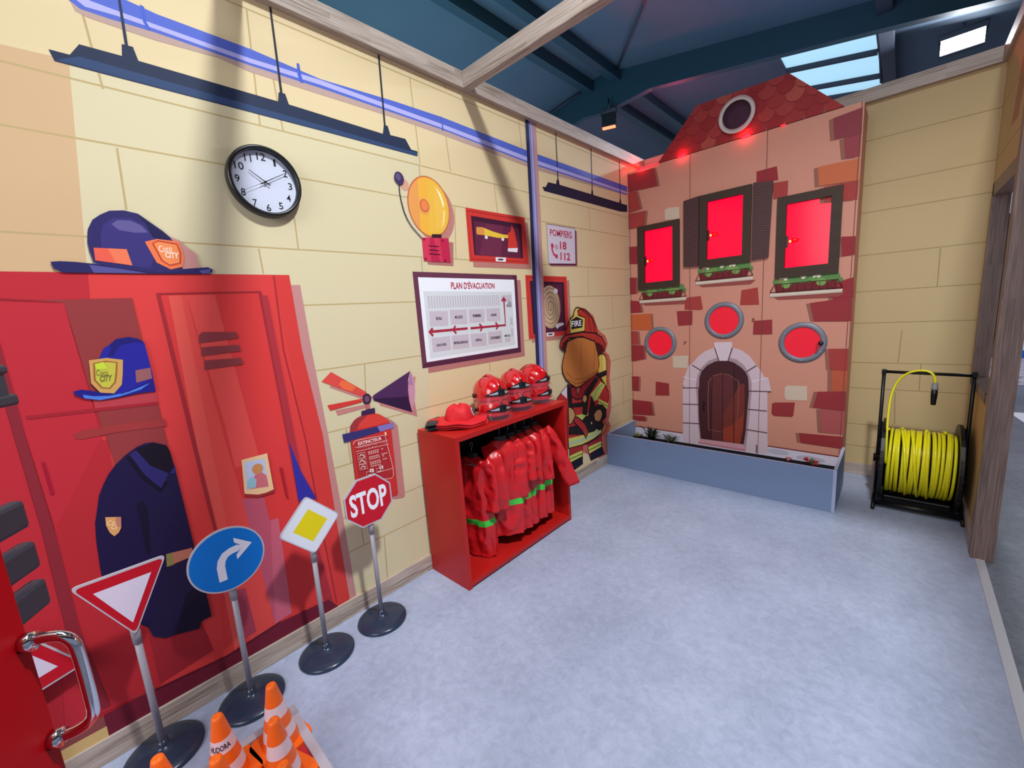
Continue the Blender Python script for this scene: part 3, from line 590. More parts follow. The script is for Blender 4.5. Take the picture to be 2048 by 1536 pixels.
for pl in ([(1.520,1.599),(1.661,1.596),(1.655,1.505),(1.516,1.510)], [(1.677,1.601),(1.817,1.597),(1.815,1.506),(1.677,1.510)], [(1.834,1.597),(1.978,1.596),(1.971,1.507),(1.833,1.511)], [(1.993,1.597),(2.127,1.596),(2.127,1.505),(1.993,1.511)],
           [(1.517,1.439),(1.660,1.439),(1.658,1.353),(1.518,1.352)], [(1.673,1.440),(1.816,1.438),(1.814,1.350),(1.674,1.353)], [(1.833,1.437),(1.976,1.434),(1.973,1.349),(1.835,1.353)], [(1.991,1.437),(2.130,1.438),(2.128,1.355),(1.992,1.354)],
           [(2.153,1.684),(2.255,1.687),(2.251,1.640),(2.151,1.640)], [(2.224,1.525),(2.252,1.524),(2.250,1.467),(2.222,1.469)], [(2.227,1.447),(2.248,1.447),(2.247,1.386),(2.228,1.385)], [(2.158,1.380),(2.213,1.380),(2.214,1.353),(2.159,1.354)]):
    q.p(pl, RM); q.d -= STEP
q.d += STEP
AR = (170,40,66)
q.l([(1.812,1.476),(1.509,1.477)], 0.016, AR); q.l([(1.534,1.497),(1.507,1.477),(1.531,1.451)], 0.016, AR); q.l([(1.712,1.499),(1.688,1.476),(1.714,1.451)], 0.014, AR)
q.l([(1.837,1.475),(2.172,1.474),(2.174,1.665)], 0.015, AR); q.l([(2.151,1.643),(2.174,1.667),(2.194,1.643)], 0.014, AR)
q.l([(1.919,1.498),(1.946,1.475),(1.923,1.451)], 0.014, AR); q.l([(2.073,1.499),(2.098,1.473),(2.075,1.452)], 0.014, AR)
q.t("PLAN D'ÉVACUATION", [(1.703,1.730),(2.088,1.731),(2.093,1.777),(1.706,1.782)], (186,44,66), 0.012)
DK = (70,50,66)
for s, a in (('ÉCOLE', [(1.565,1.546),(1.608,1.545),(1.608,1.563),(1.566,1.567)]), ('MC COCO', [(1.714,1.546),(1.776,1.545),(1.777,1.562),(1.714,1.563)]), ('POMPIERS', [(1.867,1.546),(1.939,1.546),(1.939,1.563),(1.866,1.564)]), ('GARAGE', [(2.032,1.546),(2.086,1.545),(2.086,1.560),(2.033,1.561)]),
             ('COCO VÉTO', [(1.548,1.386),(1.623,1.384),(1.624,1.402),(1.548,1.403)]), ('BÉTELLE BOUCLE', [(1.686,1.386),(1.802,1.384),(1.803,1.402),(1.686,1.405)]), ('HÔPITAL', [(1.873,1.387),(1.930,1.385),(1.931,1.402),(1.873,1.405)]),
             ('COCO MARKET', [(2.011,1.388),(2.109,1.385),(2.110,1.403),(2.011,1.405)]), ('MARCHÉ', [(2.154,1.392),(2.211,1.390),(2.211,1.408),(2.155,1.411)]), ('COCO', [(2.208,1.623),(2.247,1.623),(2.247,1.639),(2.209,1.639)]), ('POLICE', [(2.197,1.603),(2.246,1.602),(2.247,1.619),(2.196,1.619)])):
    q.t(s, a, DK, 0.02)
tag(q.build('evacuation_plan'), "white PLAN D'ÉVACUATION board in a plum frame above the red coat unit", 'plan')
# ---- extinguisher
q = Print(PL_L)
Z6 = 0
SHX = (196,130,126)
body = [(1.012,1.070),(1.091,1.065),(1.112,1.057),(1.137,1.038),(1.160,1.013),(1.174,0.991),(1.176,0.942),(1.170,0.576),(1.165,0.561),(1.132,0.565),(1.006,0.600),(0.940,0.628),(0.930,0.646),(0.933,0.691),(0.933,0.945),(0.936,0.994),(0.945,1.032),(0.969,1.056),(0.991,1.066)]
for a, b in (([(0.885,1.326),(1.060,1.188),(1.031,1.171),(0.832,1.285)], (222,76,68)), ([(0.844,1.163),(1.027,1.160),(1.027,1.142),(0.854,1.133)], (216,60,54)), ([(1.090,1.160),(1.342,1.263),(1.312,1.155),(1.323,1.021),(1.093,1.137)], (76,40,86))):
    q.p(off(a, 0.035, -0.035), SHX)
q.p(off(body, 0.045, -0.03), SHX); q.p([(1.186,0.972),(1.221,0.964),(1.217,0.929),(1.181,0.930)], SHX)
q.p([(1.342,1.263),(1.357,1.234),(1.364,1.189),(1.361,1.140),(1.351,1.087),(1.326,1.020),(1.312,1.155)], (204,146,170)); q.p([(1.341,1.255),(1.349,1.219),(1.353,1.175),(1.320,1.186)], (176,126,170))
q.p([(0.885,1.326),(1.060,1.188),(1.031,1.171),(0.832,1.285)], (222,76,68)); q.p([(0.933,1.275),(0.963,1.262),(1.003,1.226),(0.980,1.208),(0.938,1.228),(0.914,1.256)], (238,110,66)); q.p([(0.844,1.163),(1.027,1.160),(1.027,1.142),(0.854,1.133)], (214,58,52))
q.p([(1.090,1.160),(1.100,1.168),(1.342,1.263),(1.321,1.213),(1.314,1.154),(1.313,1.089),(1.325,1.020),(1.093,1.137)], (78,42,88)); q.p([(1.102,1.145),(1.309,1.117),(1.313,1.089),(1.325,1.020),(1.093,1.137)], (50,24,62))
q.p([(1.044,1.129),(1.068,1.124),(1.067,1.099),(1.042,1.098)], (196,104,110))
q.e([(1.055,1.153)][0], 0.025, 0.03, (60,34,62)); q.e([(1.055,1.153)][0], 0.014, 0.017, (118,76,104))
q.p(body, (206,50,50)); q.p([(1.012,1.070),(1.048,1.067),(1.002,1.038),(0.977,1.004),(0.942,0.993),(0.933,0.691),(0.935,0.630),(0.930,0.646),(0.933,0.945),(0.936,0.994),(0.945,1.032),(0.969,1.056),(0.991,1.066)], (160,52,58))
q.p([(1.048,1.064),(1.112,1.057),(1.137,1.038),(1.166,0.998),(1.060,0.998),(0.977,1.004),(0.996,1.034)], (222,66,58))
q.p([(1.015,1.095),(1.093,1.097),(1.092,1.067),(1.012,1.070)], (60,34,78))
q.p([(1.131,0.949),(1.142,0.946),(1.147,0.891),(1.141,0.887)], (250,214,170))
q.p([(0.896,0.998),(1.194,0.989),(1.193,0.959),(0.900,0.952)], (54,50,112)); q.p([(1.092,0.991),(1.194,0.989),(1.193,0.959),(1.107,0.957)], (134,120,192))
LP = (232,164,160)
q.p([(0.953,0.937),(1.145,0.928),(1.150,0.700),(1.148,0.684),(1.130,0.679),(0.950,0.716)], (176,44,50))
q.l([(0.946,0.929),(0.956,0.944),(0.969,0.946),(1.132,0.932),(1.157,0.730),(1.155,0.687),(1.141,0.673),(0.952,0.715)], 0.005, LP)
q.t('EXTINCTEUR', [(0.972,0.916),(1.110,0.910),(1.110,0.928),(0.972,0.935)], (246,218,214), 0.03)
for a, b in ((380,955), (385,1000)): q.l([(0.953,0.910),(1.144,0.898)], 0.004, LP)
q.l([(0.953,0.887),(1.147,0.875)], 0.004, LP); q.l([(1.052,0.738),(1.155,0.728)], 0.004, LP)
q.t('POUDRE ABC 6 kg', [(0.968,0.899),(1.127,0.890),(1.127,0.899),(0.969,0.907)], LP, 0.01); q.t('A  B  C', [(1.021,0.882),(1.077,0.879),(1.077,0.887),(1.021,0.890)], LP, 0.02)
rowt = [(1.020,0.864),(1.113,0.859),(1.021,0.854),(1.084,0.849),(1.022,0.835),(1.135,0.828),(1.022,0.824),(1.114,0.818),(1.022,0.805),(1.128,0.798),(1.023,0.795),(1.104,0.788),(1.024,0.782),(1.088,0.776)]
for k in range(0, len(rowt), 2):
    a, b = Vector(rowt[k]), Vector(rowt[k+1]); n = int((b-a).length/0.012)
    for j in range(n):
        if j % 7 != 5: q.l([tuple(a.lerp(b, j/n)), tuple(a.lerp(b, (j+0.72)/n))], 0.008, LP); q.d -= STEP
    q.d += STEP
for a in ([(0.958,0.875),(1.000,0.871),(1.002,0.844),(0.959,0.848)], [(0.959,0.841),(1.001,0.837),(1.002,0.810),(0.961,0.815)], [(0.960,0.811),(1.001,0.805),(1.003,0.778),(0.962,0.783)], [(0.995,0.760),(1.030,0.756),(1.029,0.728),(0.994,0.732)], [(1.054,0.759),(1.088,0.756),(1.091,0.733),(1.054,0.737)]):
    q.l(a, 0.004, LP, True)
for a in ([(0.967,0.857),(0.978,0.864),(0.990,0.858),(0.996,0.846)], [(0.965,0.825),(0.979,0.833),(0.988,0.825),(0.995,0.815)], [(0.968,0.790),(0.977,0.800),(0.992,0.793),(0.985,0.784)], [(1.003,0.738),(1.014,0.740),(1.021,0.733)], [(1.061,0.743),(1.069,0.736),(1.080,0.743)]): q.l(a, 0.007, (236,196,190))
q.p([(1.014,0.771),(1.037,0.767),(1.037,0.748),(1.015,0.751)], (244,224,220)); q.t('A', [(1.019,0.754),(1.031,0.752),(1.031,0.765),(1.019,0.766)], (180,50,60), 0.03)
q.p([(1.072,0.770),(1.094,0.767),(1.094,0.748),(1.072,0.751)], (244,224,220)); q.t('B', [(1.077,0.754),(1.088,0.752),(1.088,0.765),(1.077,0.766)], (180,50,60), 0.03)
tag(q.build('extinguisher_print'), 'red fire extinguisher printed on the wall above the STOP sign', MUR)

# ---- firefighter kit print by the toy house (uniform, helmet, air tank)
q = Print(PL_L, 0.0008)
BK = (24,18,24)
q.p([(3.102,1.569),(3.216,1.554),(3.351,1.483),(3.427,1.345),(3.554,1.278),(3.595,1.204),(3.545,1.127),(3.611,1.084),(3.642,1.008),(3.609,0.844),(3.634,0.668),(3.614,0.523),(3.561,0.436),(3.605,0.375),(3.541,0.291),(3.505,0.276),(3.510,0.092),(3.412,0.078),(3.062,0.257),(2.900,0.637),(3.025,1.047),(3.143,1.356)], (206,104,92))
def oln(poly, rgb, wd=0.012):
    q.p(poly, rgb); q.d -= STEP*0.4; q.l(poly, wd, BK, True)
oln([(3.410,1.096),(3.444,1.113),(3.499,1.111),(3.543,1.086),(3.563,1.042),(3.551,0.781),(3.462,0.868),(3.401,0.948)], (224,196,84)); q.p([(3.367,0.935),(3.552,0.946),(3.549,0.895),(3.364,0.878)], (24,20,34)); q.p([(3.494,1.098),(3.520,1.089),(3.534,0.951),(3.498,0.947)], (240,222,140))
oln([(2.878,0.362),(3.086,0.320),(3.073,0.137),(2.874,0.122)], (170,44,44)); oln([(3.166,0.303),(3.415,0.318),(3.419,0.200),(3.460,0.123),(3.213,0.130),(3.180,0.210)], (160,36,48))
q.p([(2.877,0.273),(3.078,0.266),(3.073,0.201),(2.875,0.210)], (206,210,100)); q.l([(2.876,0.243),(3.076,0.235)], 0.007, BK)
q.p([(3.176,0.268),(3.410,0.262),(3.411,0.205),(3.188,0.201)], (206,210,100)); q.l([(3.182,0.235),(3.410,0.232)], 0.007, BK)
oln([(3.210,0.189),(3.408,0.201),(3.465,0.119),(3.217,0.127)], (22,22,54)); oln([(2.877,0.206),(3.068,0.206),(3.075,0.142),(2.881,0.119)], (18,20,36))
oln([(3.430,0.369),(3.491,0.440),(3.519,0.396),(3.498,0.352),(3.427,0.315)], (200,120,70))
oln([(2.731,0.820),(2.793,0.857),(2.895,0.913),(2.992,0.869),(3.043,0.788),(3.106,0.859),(3.335,0.934),(3.419,0.887),(3.503,0.819),(3.572,0.729),(3.574,0.655),(3.523,0.580),(3.507,0.498),(3.438,0.501),(3.410,0.338),(3.167,0.308),(2.859,0.351),(2.856,0.647)], (184,48,46))
q.p([(2.793,0.857),(2.882,0.907),(2.873,0.794)], (222,214,226))
q.p([(3.239,0.756),(3.438,0.848),(3.514,0.805),(3.362,0.685),(3.298,0.687)], (206,210,100)); q.l([(3.299,0.707),(3.357,0.780),(3.470,0.821)], 0.016, (130,170,140))
q.p([(3.384,0.693),(3.560,0.609),(3.538,0.555),(3.372,0.642)], (206,210,100)); q.l([(3.378,0.668),(3.549,0.582)], 0.006, BK)
q.p([(2.869,0.437),(3.073,0.410),(3.278,0.397),(3.415,0.422),(3.411,0.350),(3.273,0.326),(3.067,0.325),(2.868,0.351)], (206,206,108)); q.l([(2.869,0.387),(3.070,0.365),(3.233,0.359),(3.408,0.381)], 0.022, (168,196,180))
q.p([(2.992,0.616),(3.107,0.607),(3.280,0.579),(3.277,0.539),(3.083,0.544),(2.998,0.570)], (190,200,100))
oln([(2.994,0.888),(3.039,0.789),(3.107,0.876),(3.332,0.941),(3.397,0.890),(3.182,0.812),(3.138,0.753),(3.025,0.755),(2.941,0.802),(2.928,0.875)], (150,28,40))
q.l([(3.033,0.861),(3.035,0.740)], 0.004, BK)
q.p([(2.879,0.915),(2.941,0.876),(2.948,0.736),(3.096,0.719),(3.152,0.806),(3.338,0.913),(3.396,0.878),(3.223,0.759),(3.197,0.684),(3.175,0.574),(3.097,0.603),(3.112,0.670),(2.888,0.711)], (26,22,26))
q.p([(3.260,0.752),(3.317,0.653),(3.352,0.533),(3.185,0.560)], (26,22,26))
oln([(2.877,0.534),(3.022,0.514),(3.145,0.570),(3.289,0.554),(3.367,0.434),(3.289,0.400),(3.113,0.416),(2.873,0.478)], (30,26,30)); q.e([(3.242,0.486)][0], 0.011, 0.012, (214,196,160), n=12)
oln([(2.965,0.611),(3.013,0.598),(3.124,0.515),(3.187,0.415),(3.140,0.363),(3.080,0.454),(2.961,0.562)], (176,44,50)); q.p([(3.126,0.459),(3.183,0.416),(3.140,0.365),(3.109,0.417)], (150,70,50))
oln([(2.879,0.712),(2.915,0.710),(2.962,0.676),(2.983,0.635),(2.972,0.604),(2.922,0.561),(2.876,0.561)], (196,148,96)); oln([(3.285,0.561),(3.345,0.594),(3.410,0.586),(3.441,0.543),(3.420,0.494),(3.369,0.467),(3.302,0.495)], (196,148,96))
oln([(3.291,0.594),(3.359,0.639),(3.446,0.615),(3.506,0.565),(3.506,0.486),(3.436,0.460),(3.449,0.529),(3.404,0.588),(3.334,0.597)], (24,22,28))
oln([(3.303,0.444),(3.369,0.467),(3.431,0.459),(3.451,0.413),(3.386,0.383),(3.333,0.409)], (24,22,28))
oln(circ([(3.141,0.741)][0], 0.036, 24), (196,160,90), 0.008)
# flash hood: one plain tone, no face
oln([(2.913,1.286),(3.063,1.309),(3.257,1.292),(3.337,1.263),(3.385,1.202),(3.394,1.110),(3.409,1.016),(3.379,0.951),(3.303,0.926),(3.188,0.899),(3.087,0.868),(3.011,0.867),(2.931,0.912),(2.864,0.965),(2.825,1.024),(2.816,1.087),(2.844,1.155),(2.875,1.213)], (200,124,62))
q.p([(2.976,0.899),(3.108,0.887),(3.303,0.926),(3.379,0.951),(3.404,0.993),(3.273,0.944),(3.090,0.906)], (176,100,48))
for a_ in ([(2.869,1.027),(2.980,0.946),(3.151,0.930),(3.316,0.960)], [(2.890,0.961),(3.014,0.903),(3.168,0.899)], [(3.116,1.251),(3.110,1.122),(3.089,0.994)], [(3.332,1.196),(3.334,1.072),(3.301,0.985)]): q.l(a_, 0.006, (150,84,42))
oln([(2.796,1.257),(2.817,1.302),(2.885,1.340),(3.105,1.359),(3.341,1.324),(3.470,1.273),(3.531,1.198),(3.510,1.145),(3.412,1.126),(3.381,1.145),(3.346,1.245),(3.139,1.308),(2.932,1.312),(2.894,1.273),(2.874,1.203),(2.821,1.227)], (184,56,48))
q.p([(2.819,1.240),(2.846,1.282),(2.918,1.309),(2.890,1.268),(2.871,1.207)], (74,18,26)); q.p([(3.346,1.242),(3.418,1.221),(3.482,1.186),(3.497,1.153),(3.417,1.132),(3.384,1.150)], (74,18,26))
oln([(2.894,1.342),(2.912,1.404),(2.957,1.467),(3.023,1.505),(3.087,1.564),(3.214,1.533),(3.319,1.458),(3.370,1.383),(3.393,1.316),(3.142,1.349)], (190,54,44))
q.l([(3.138,1.549),(3.240,1.489),(3.285,1.345)], 0.007, BK); q.l([(3.204,1.533),(3.318,1.452),(3.346,1.334)], 0.007, BK)
oln([(2.948,1.461),(3.015,1.498),(3.025,1.536),(3.057,1.562),(3.098,1.565),(3.110,1.548),(3.081,1.536),(3.085,1.499),(3.194,1.470),(3.178,1.353),(2.957,1.347)], (216,196,96)); oln([(2.973,1.459),(3.058,1.485),(3.154,1.455),(3.141,1.390),(2.974,1.385)], (24,20,28), 0.004)
q.t('FIRE', [(2.979,1.403),(3.131,1.405),(3.131,1.454),(2.979,1.453)], (244,244,250), 0.02)
tag(q.build('firefighter_print'), 'firefighter uniform with FIRE helmet printed beside the blue-grey planter', MUR)

# ---------------------------------------------------------------- wall clock (a real clock)
ck = thing('wall_clock', 'round black-rimmed wall clock showing about ten past ten', 'clock', (0.003, 0.712, 2.187))
BLK = mat((22, 24, 26), 0.3, 0, 0.5)
MB().lathe([(0.128,0.010),(0.1285,0.034),(0.134,0.040),(0.142,0.038),(0.146,0.028),(0.146,0.0),(0.12,0.0)], BLK, n=64, axis='x', cap=False).build('rim', ck)
q = Print(lambda u, v, d: (d, u, v), 0.010)
q.e((0, 0), 0.130, 0.130, (206,212,232), n=48)
q.build('face', ck)
for h in range(1, 13):
    q = Print(lambda u, v, d: (d, u, v), 0.0112)
    a = PI/2 - h*PI/6; c = (0.104*math.cos(a), 0.104*math.sin(a)); hh = 0.0145; ww = (0.0085 if h < 10 else 0.017) * (0.5 if h == 1 else 1) * (0.75 if h == 11 else 1)
    q.t(str(h), [(c[0]-ww, c[1]-hh), (c[0]+ww, c[1]-hh), (c[0]+ww, c[1]+hh), (c[0]-ww, c[1]+hh)], (24,24,30), 0.003)
    q.build('numeral', ck)
def hand(name, ang, L, wd, back, d):
    v = MB(); s_, c_ = math.sin(ang), math.cos(ang)
    v.add([(d,-s_*back - c_*wd, -c_*back + s_*wd), (d, s_*L - c_*wd*0.5, c_*L + s_*wd*0.5), (d, s_*L + c_*wd*0.5, c_*L - s_*wd*0.5), (d, -s_*back + c_*wd, -c_*back - s_*wd)], [(0,1,2,3)], BLK)
    v.add([(d-0.001,-s_*back - c_*wd, -c_*back + s_*wd), (d-0.001, s_*L - c_*wd*0.5, c_*L + s_*wd*0.5), (d-0.001, s_*L + c_*wd*0.5, c_*L - s_*wd*0.5), (d-0.001, -s_*back + c_*wd, -c_*back - s_*wd)], [(0,3,2,1)], BLK)
    v.build(name, ck)
hand('hour_hand', math.radians(-56), 0.070, 0.0022, 0.022, 0.020); hand('minute_hand', math.radians(60), 0.104, 0.0019, 0.024, 0.022); hand('second_hand', math.radians(242), 0.100, 0.0008, 0.03, 0.024)
MB().lathe([(0.0,0.012),(0.004,0.012),(0.004,0.026),(0,0.027)], BLK, axis='x', n=12, cap=False).build('hub', ck)
# ---------------------------------------------------------------- toy house with the burning windows
hs = thing('toy_house', 'tall pink toy house front with red glowing windows and portholes', 'playhouse', (0.9, 4.25, 0))
PK0 = mat((206, 142, 122), 0.55, 0, 0.3, name='house_pink')
def hbox(a, b): return MB().box((a[0]-0.9, a[1]-4.25, a[2]), (b[0]-0.9, b[1]-4.25, b[2]), PK0)
HX = lambda u, v, d: (u-0.9, 4.08-4.25-d, v)
SEAM = (118, 70, 66)
def hole_panel(name, u0, u1, v0, v1, hole_list):
    """front panel u0..u1, v0..v1 with real openings, 18 mm board"""
    bm = MB()
    us = sorted({u0, u1} | {h[0] for h in hole_list} | {h[1] for h in hole_list}); vs = sorted({v0, v1} | {h[2] for h in hole_list} | {h[3] for h in hole_list})
    for i in range(len(us)-1):
        for j in range(len(vs)-1):
            cu, cv = (us[i]+us[i+1])/2, (vs[j]+vs[j+1])/2
            if any(h[0] < cu < h[1] and h[2] < cv < h[3] for h in hole_list): continue
            bm.add([HX(us[i],vs[j],0), HX(us[i+1],vs[j],0), HX(us[i+1],vs[j+1],0), HX(us[i],vs[j+1],0)], [(0,1,2,3)], PK0)
    return bm
WINS = [(0.1,0.515,1.695,2.312, 0.168,0.452,1.763,2.262), (0.695,1.11,1.842,2.468, 0.76,1.048,1.91,2.404), (1.297,1.711,1.685,2.315, 1.361,1.646,1.762,2.252)]
fp = Print(HX, 0.0, 0.00006)
g = hole_panel('front', 0, 1.80, 0, 2.845, [(w_[4], w_[5], w_[6], w_[7]) for w_ in WINS]); fp.add(g.v, g.f, PK0)
DIM = (0, 0)
B1, B2, B3, BO, BC = (150,50,54), (166,62,58), (150,44,52), (196,96,54), (206,186,166)
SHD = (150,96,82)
E_ = 0
bricks = [
 ([(-0.007,1.835),(0.073,1.826),(0.064,1.666),(-0.008,1.663)], B3), ([(0.559,1.585),(0.706,1.593),(0.727,1.469),(0.699,1.463),(0.559,1.474)], B2), ([(1.046,1.614),(1.172,1.627),(1.186,1.481),(1.038,1.486)], B2),
 ([(0.483,1.465),(0.633,1.462),(0.631,1.327),(0.497,1.323)], B1), ([(0.002,1.602),(0.105,1.586),(0.123,1.473),(-0.005,1.471)], B3), ([(-0.005,1.454),(0.221,1.456),(0.230,1.289),(-0.005,1.295)], BO),
 ([(-0.005,1.286),(0.075,1.280),(0.087,1.142),(-0.004,1.142)], B2), ([(-0.005,1.137),(0.140,1.132),(0.148,0.992),(-0.001,0.961)], B3), ([(0.443,1.027),(0.595,1.035),(0.589,0.911),(0.446,0.910)], BC),
 ([(0.266,0.760),(0.404,0.748),(0.407,0.622),(0.261,0.613)], B1), ([(-0.001,0.800),(0.081,0.804),(0.074,0.646),(-0.000,0.644)], B3), ([(-0.004,0.544),(0.214,0.541),(0.234,0.396),(-0.006,0.379)], B3),
 ([(-0.008,0.368),(0.146,0.373),(0.145,0.322),(-0.007,0.314)], B3), ([(1.148,1.346),(1.287,1.351),(1.291,1.227),(1.145,1.227)], B1), ([(1.397,0.782),(1.418,0.795),(1.550,0.798),(1.556,0.676),(1.416,0.669),(1.397,0.694)], BC),
 ([(1.307,0.626),(1.324,0.639),(1.473,0.654),(1.466,0.539),(1.452,0.525),(1.328,0.519),(1.306,0.535)], B1), ([(1.681,1.602),(1.804,1.644),(1.810,1.490),(1.687,1.468)], B3), ([(1.542,1.471),(1.805,1.497),(1.808,1.318),(1.576,1.325)], B1),
 ([(1.678,1.107),(1.801,1.108),(1.805,0.934),(1.694,0.939)], B2), ([(1.705,0.937),(1.805,0.934),(1.804,0.776),(1.711,0.765)], (186,88,62)), ([(1.623,0.758),(1.804,0.772),(1.805,0.613),(1.598,0.623)], B1),
 ([(1.645,0.617),(1.805,0.609),(1.806,0.424),(1.663,0.419)], (172,84,84)), ([(1.512,0.394),(1.804,0.405),(1.806,0.305),(1.526,0.310)], B1),
 ([(-0.000,2.827),(0.270,2.821),(0.305,2.650),(-0.001,2.665)], B1), ([(0.001,2.660),(0.090,2.655),(0.131,2.480),(0.000,2.467)], B2), ([(-0.000,2.459),(0.183,2.453),(0.167,2.314),(0.000,2.309)], B2),
 ([(-0.000,2.138),(0.097,2.132),(0.088,1.959),(-0.004,1.971)], B3), ([(-0.004,1.827),(0.073,1.827),(0.066,1.667),(-0.004,1.664)], B3), ([(0.373,2.421),(0.417,2.432),(0.509,2.418),(0.512,2.307),(0.376,2.329)], BC),
 ([(1.139,2.556),(1.282,2.559),(1.294,2.454),(1.141,2.470)], B3), ([(1.256,2.438),(1.362,2.432),(1.362,2.309),(1.266,2.313)], B2), ([(1.627,2.791),(1.791,2.806),(1.794,2.633),(1.641,2.644)], (140,58,68)),
 ([(1.695,2.636),(1.793,2.630),(1.793,2.485),(1.712,2.496)], (150,64,72)), ([(1.550,2.480),(1.793,2.473),(1.795,2.325),(1.561,2.342)], (200,106,70)), ([(1.592,2.328),(1.795,2.323),(1.794,2.194),(1.600,2.218)], B2),
 ([(1.715,1.947),(1.800,1.938),(1.802,1.806),(1.727,1.804)], B3), ([(1.675,1.604),(1.805,1.634),(1.810,1.497),(1.686,1.481)], B3)]
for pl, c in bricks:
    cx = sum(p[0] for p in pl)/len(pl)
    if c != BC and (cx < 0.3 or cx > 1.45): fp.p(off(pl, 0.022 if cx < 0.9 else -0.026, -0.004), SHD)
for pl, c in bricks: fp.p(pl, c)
fp.d += 0.0001
fp.p([(0.133,2.688),(0.240,2.685),(0.232,2.790),(0.284,2.647),(0.137,2.623)], SHD) if False else None
# stone plinth along the foot
fp.p([(0.02, 0.0), (1.79, 0.0), (1.79, 0.232), (0.02, 0.248)], (212,204,222)); fp.l([(0.02, 0.252), (1.79, 0.236)], 0.012, (130,60,58))
for c, a, b in (((0.12,0.13),0.05,0.03),((0.3,0.16),0.08,0.03),((0.22,0.22),0.06,0.02),((0.42,0.20),0.07,0.025),((1.36,0.2),0.09,0.025),((1.28,0.1),0.1,0.04),((1.6,0.18),0.1,0.025),((1.55,0.06),0.08,0.03)):
    fp.e(c, a, b, (186,178,196))
# stone arch
ST, ST2, SJ = (210,186,196), (168,142,152), (98,70,78)
fp.p([(0.543,0.134),(0.543,0.548),(0.541,0.706),(0.566,0.708),(0.543,0.753),(0.566,0.841),(0.597,0.935),(0.633,0.959),(0.683,1.024),(0.747,1.077),(0.833,1.114),(0.832,1.161),(0.981,1.166),(0.985,1.115),(1.059,1.091),(1.122,1.043),(1.179,0.961),(1.226,0.894),(1.245,0.854),(1.273,0.855),(1.299,0.736),(1.270,0.722),(1.289,0.165),(1.199,0.163),(1.114,0.158),(0.695,0.159)], ST)
fp.p([(0.710,0.186),(0.691,0.342),(0.682,0.561),(0.669,0.700),(0.669,0.761),(0.684,0.854),(0.720,0.924),(0.783,0.989),(0.861,1.022),(0.958,1.024),(1.022,1.006),(1.087,0.951),(1.126,0.875),(1.146,0.806),(1.148,0.721),(1.140,0.549),(1.128,0.365),(1.114,0.177),(1.096,0.227)], ST2)
fp.p([(0.717,0.217),(0.697,0.422),(0.689,0.701),(0.698,0.733),(0.700,0.824),(0.720,0.886),(0.769,0.944),(0.838,0.983),(0.872,0.991),(0.951,0.993),(0.997,0.980),(1.056,0.939),(1.097,0.895),(1.117,0.847),(1.123,0.791),(1.127,0.691),(1.118,0.546),(1.110,0.355),(1.096,0.223)], (70,34,40))
fp.p([(0.717,0.217),(1.096,0.223),(1.114,0.177),(0.694,0.181)], (206,150,162)); fp.p([(0.694,0.181),(1.114,0.177),(1.112,0.158),(0.692,0.165)], (186,120,136))
fp.p([(0.815,0.223),(0.817,0.666),(0.798,0.800),(0.839,0.854),(0.907,0.872),(0.973,0.861),(1.000,0.812),(1.009,0.534),(1.011,0.224)], (96,46,48)); fp.p([(0.916,0.227),(0.914,0.479),(1.028,0.727),(1.052,0.786),(1.090,0.788),(1.096,0.544),(1.087,0.367),(1.070,0.226)], (116,50,44))
fp.p([(0.916,0.227),(0.918,0.350),(1.008,0.400),(1.090,0.514),(1.087,0.367),(1.064,0.225)], (150,58,40))
fp.l([(0.789,0.317),(0.781,0.586),(0.784,0.791),(0.826,0.850),(0.894,0.871),(0.960,0.864),(1.020,0.820),(1.042,0.814),(1.043,0.611),(1.031,0.314),(0.789,0.317)], 0.008, (134,76,70))
for a in ([(0.815,0.226),(0.815,0.853)], [(0.915,0.229),(0.907,0.872)], [(1.012,0.226),(1.001,0.970)]): fp.l(a, 0.006, (48,20,26))
fp.l([(0.733,0.589),(0.747,0.583),(0.737,0.536),(0.746,0.498)], 0.018, (26,14,20))
fp.p([(0.834,1.163),(0.981,1.166),(0.957,1.029),(0.951,0.993),(0.873,0.991),(0.864,1.027)], (216,196,206)); fp.l([(0.833,1.161),(0.868,1.027)], 0.006, (240,222,226))
for a in ([(0.835,1.111),(0.873,0.991)], [(0.985,1.113),(0.951,0.993)], [(0.633,0.943),(0.720,0.890)], [(1.101,0.897),(1.180,0.956)], [(0.541,0.712),(0.699,0.724)], [(1.123,0.725),(1.298,0.733)],
          [(0.543,0.548),(0.694,0.559)], [(1.121,0.558),(1.271,0.557)], [(0.543,0.356),(0.705,0.368)], [(1.107,0.368),(1.280,0.360)], [(1.201,0.237),(1.201,0.159)]): fp.l(a, 0.010, SJ)
fp.l([(1.143,0.809),(1.271,0.854)], 0.006, (240,226,230)); fp.l([(0.543,0.824),(0.673,0.799)], 0.006, (240,226,230))
# panel joints
for x, z0 in ((0.608, 0.0), (1.211, 0.0)): fp.l([(x, z0), (x, 2.845)], 0.004, SEAM)
fp.l([(0.012, 0), (0.012, 2.845)], 0.004, SEAM); fp.l([(1.786, 0), (1.786, 2.845)], 0.004, SEAM)
fp.flatp = True
fp.build('front_panel', hs)
hbox((1.79, 4.081, 0), (1.80, 4.42, 2.845)).build('side_panel', hs); hbox((0, 4.081, 2.835), (1.79, 4.42, 2.845)).build('top_panel', hs)
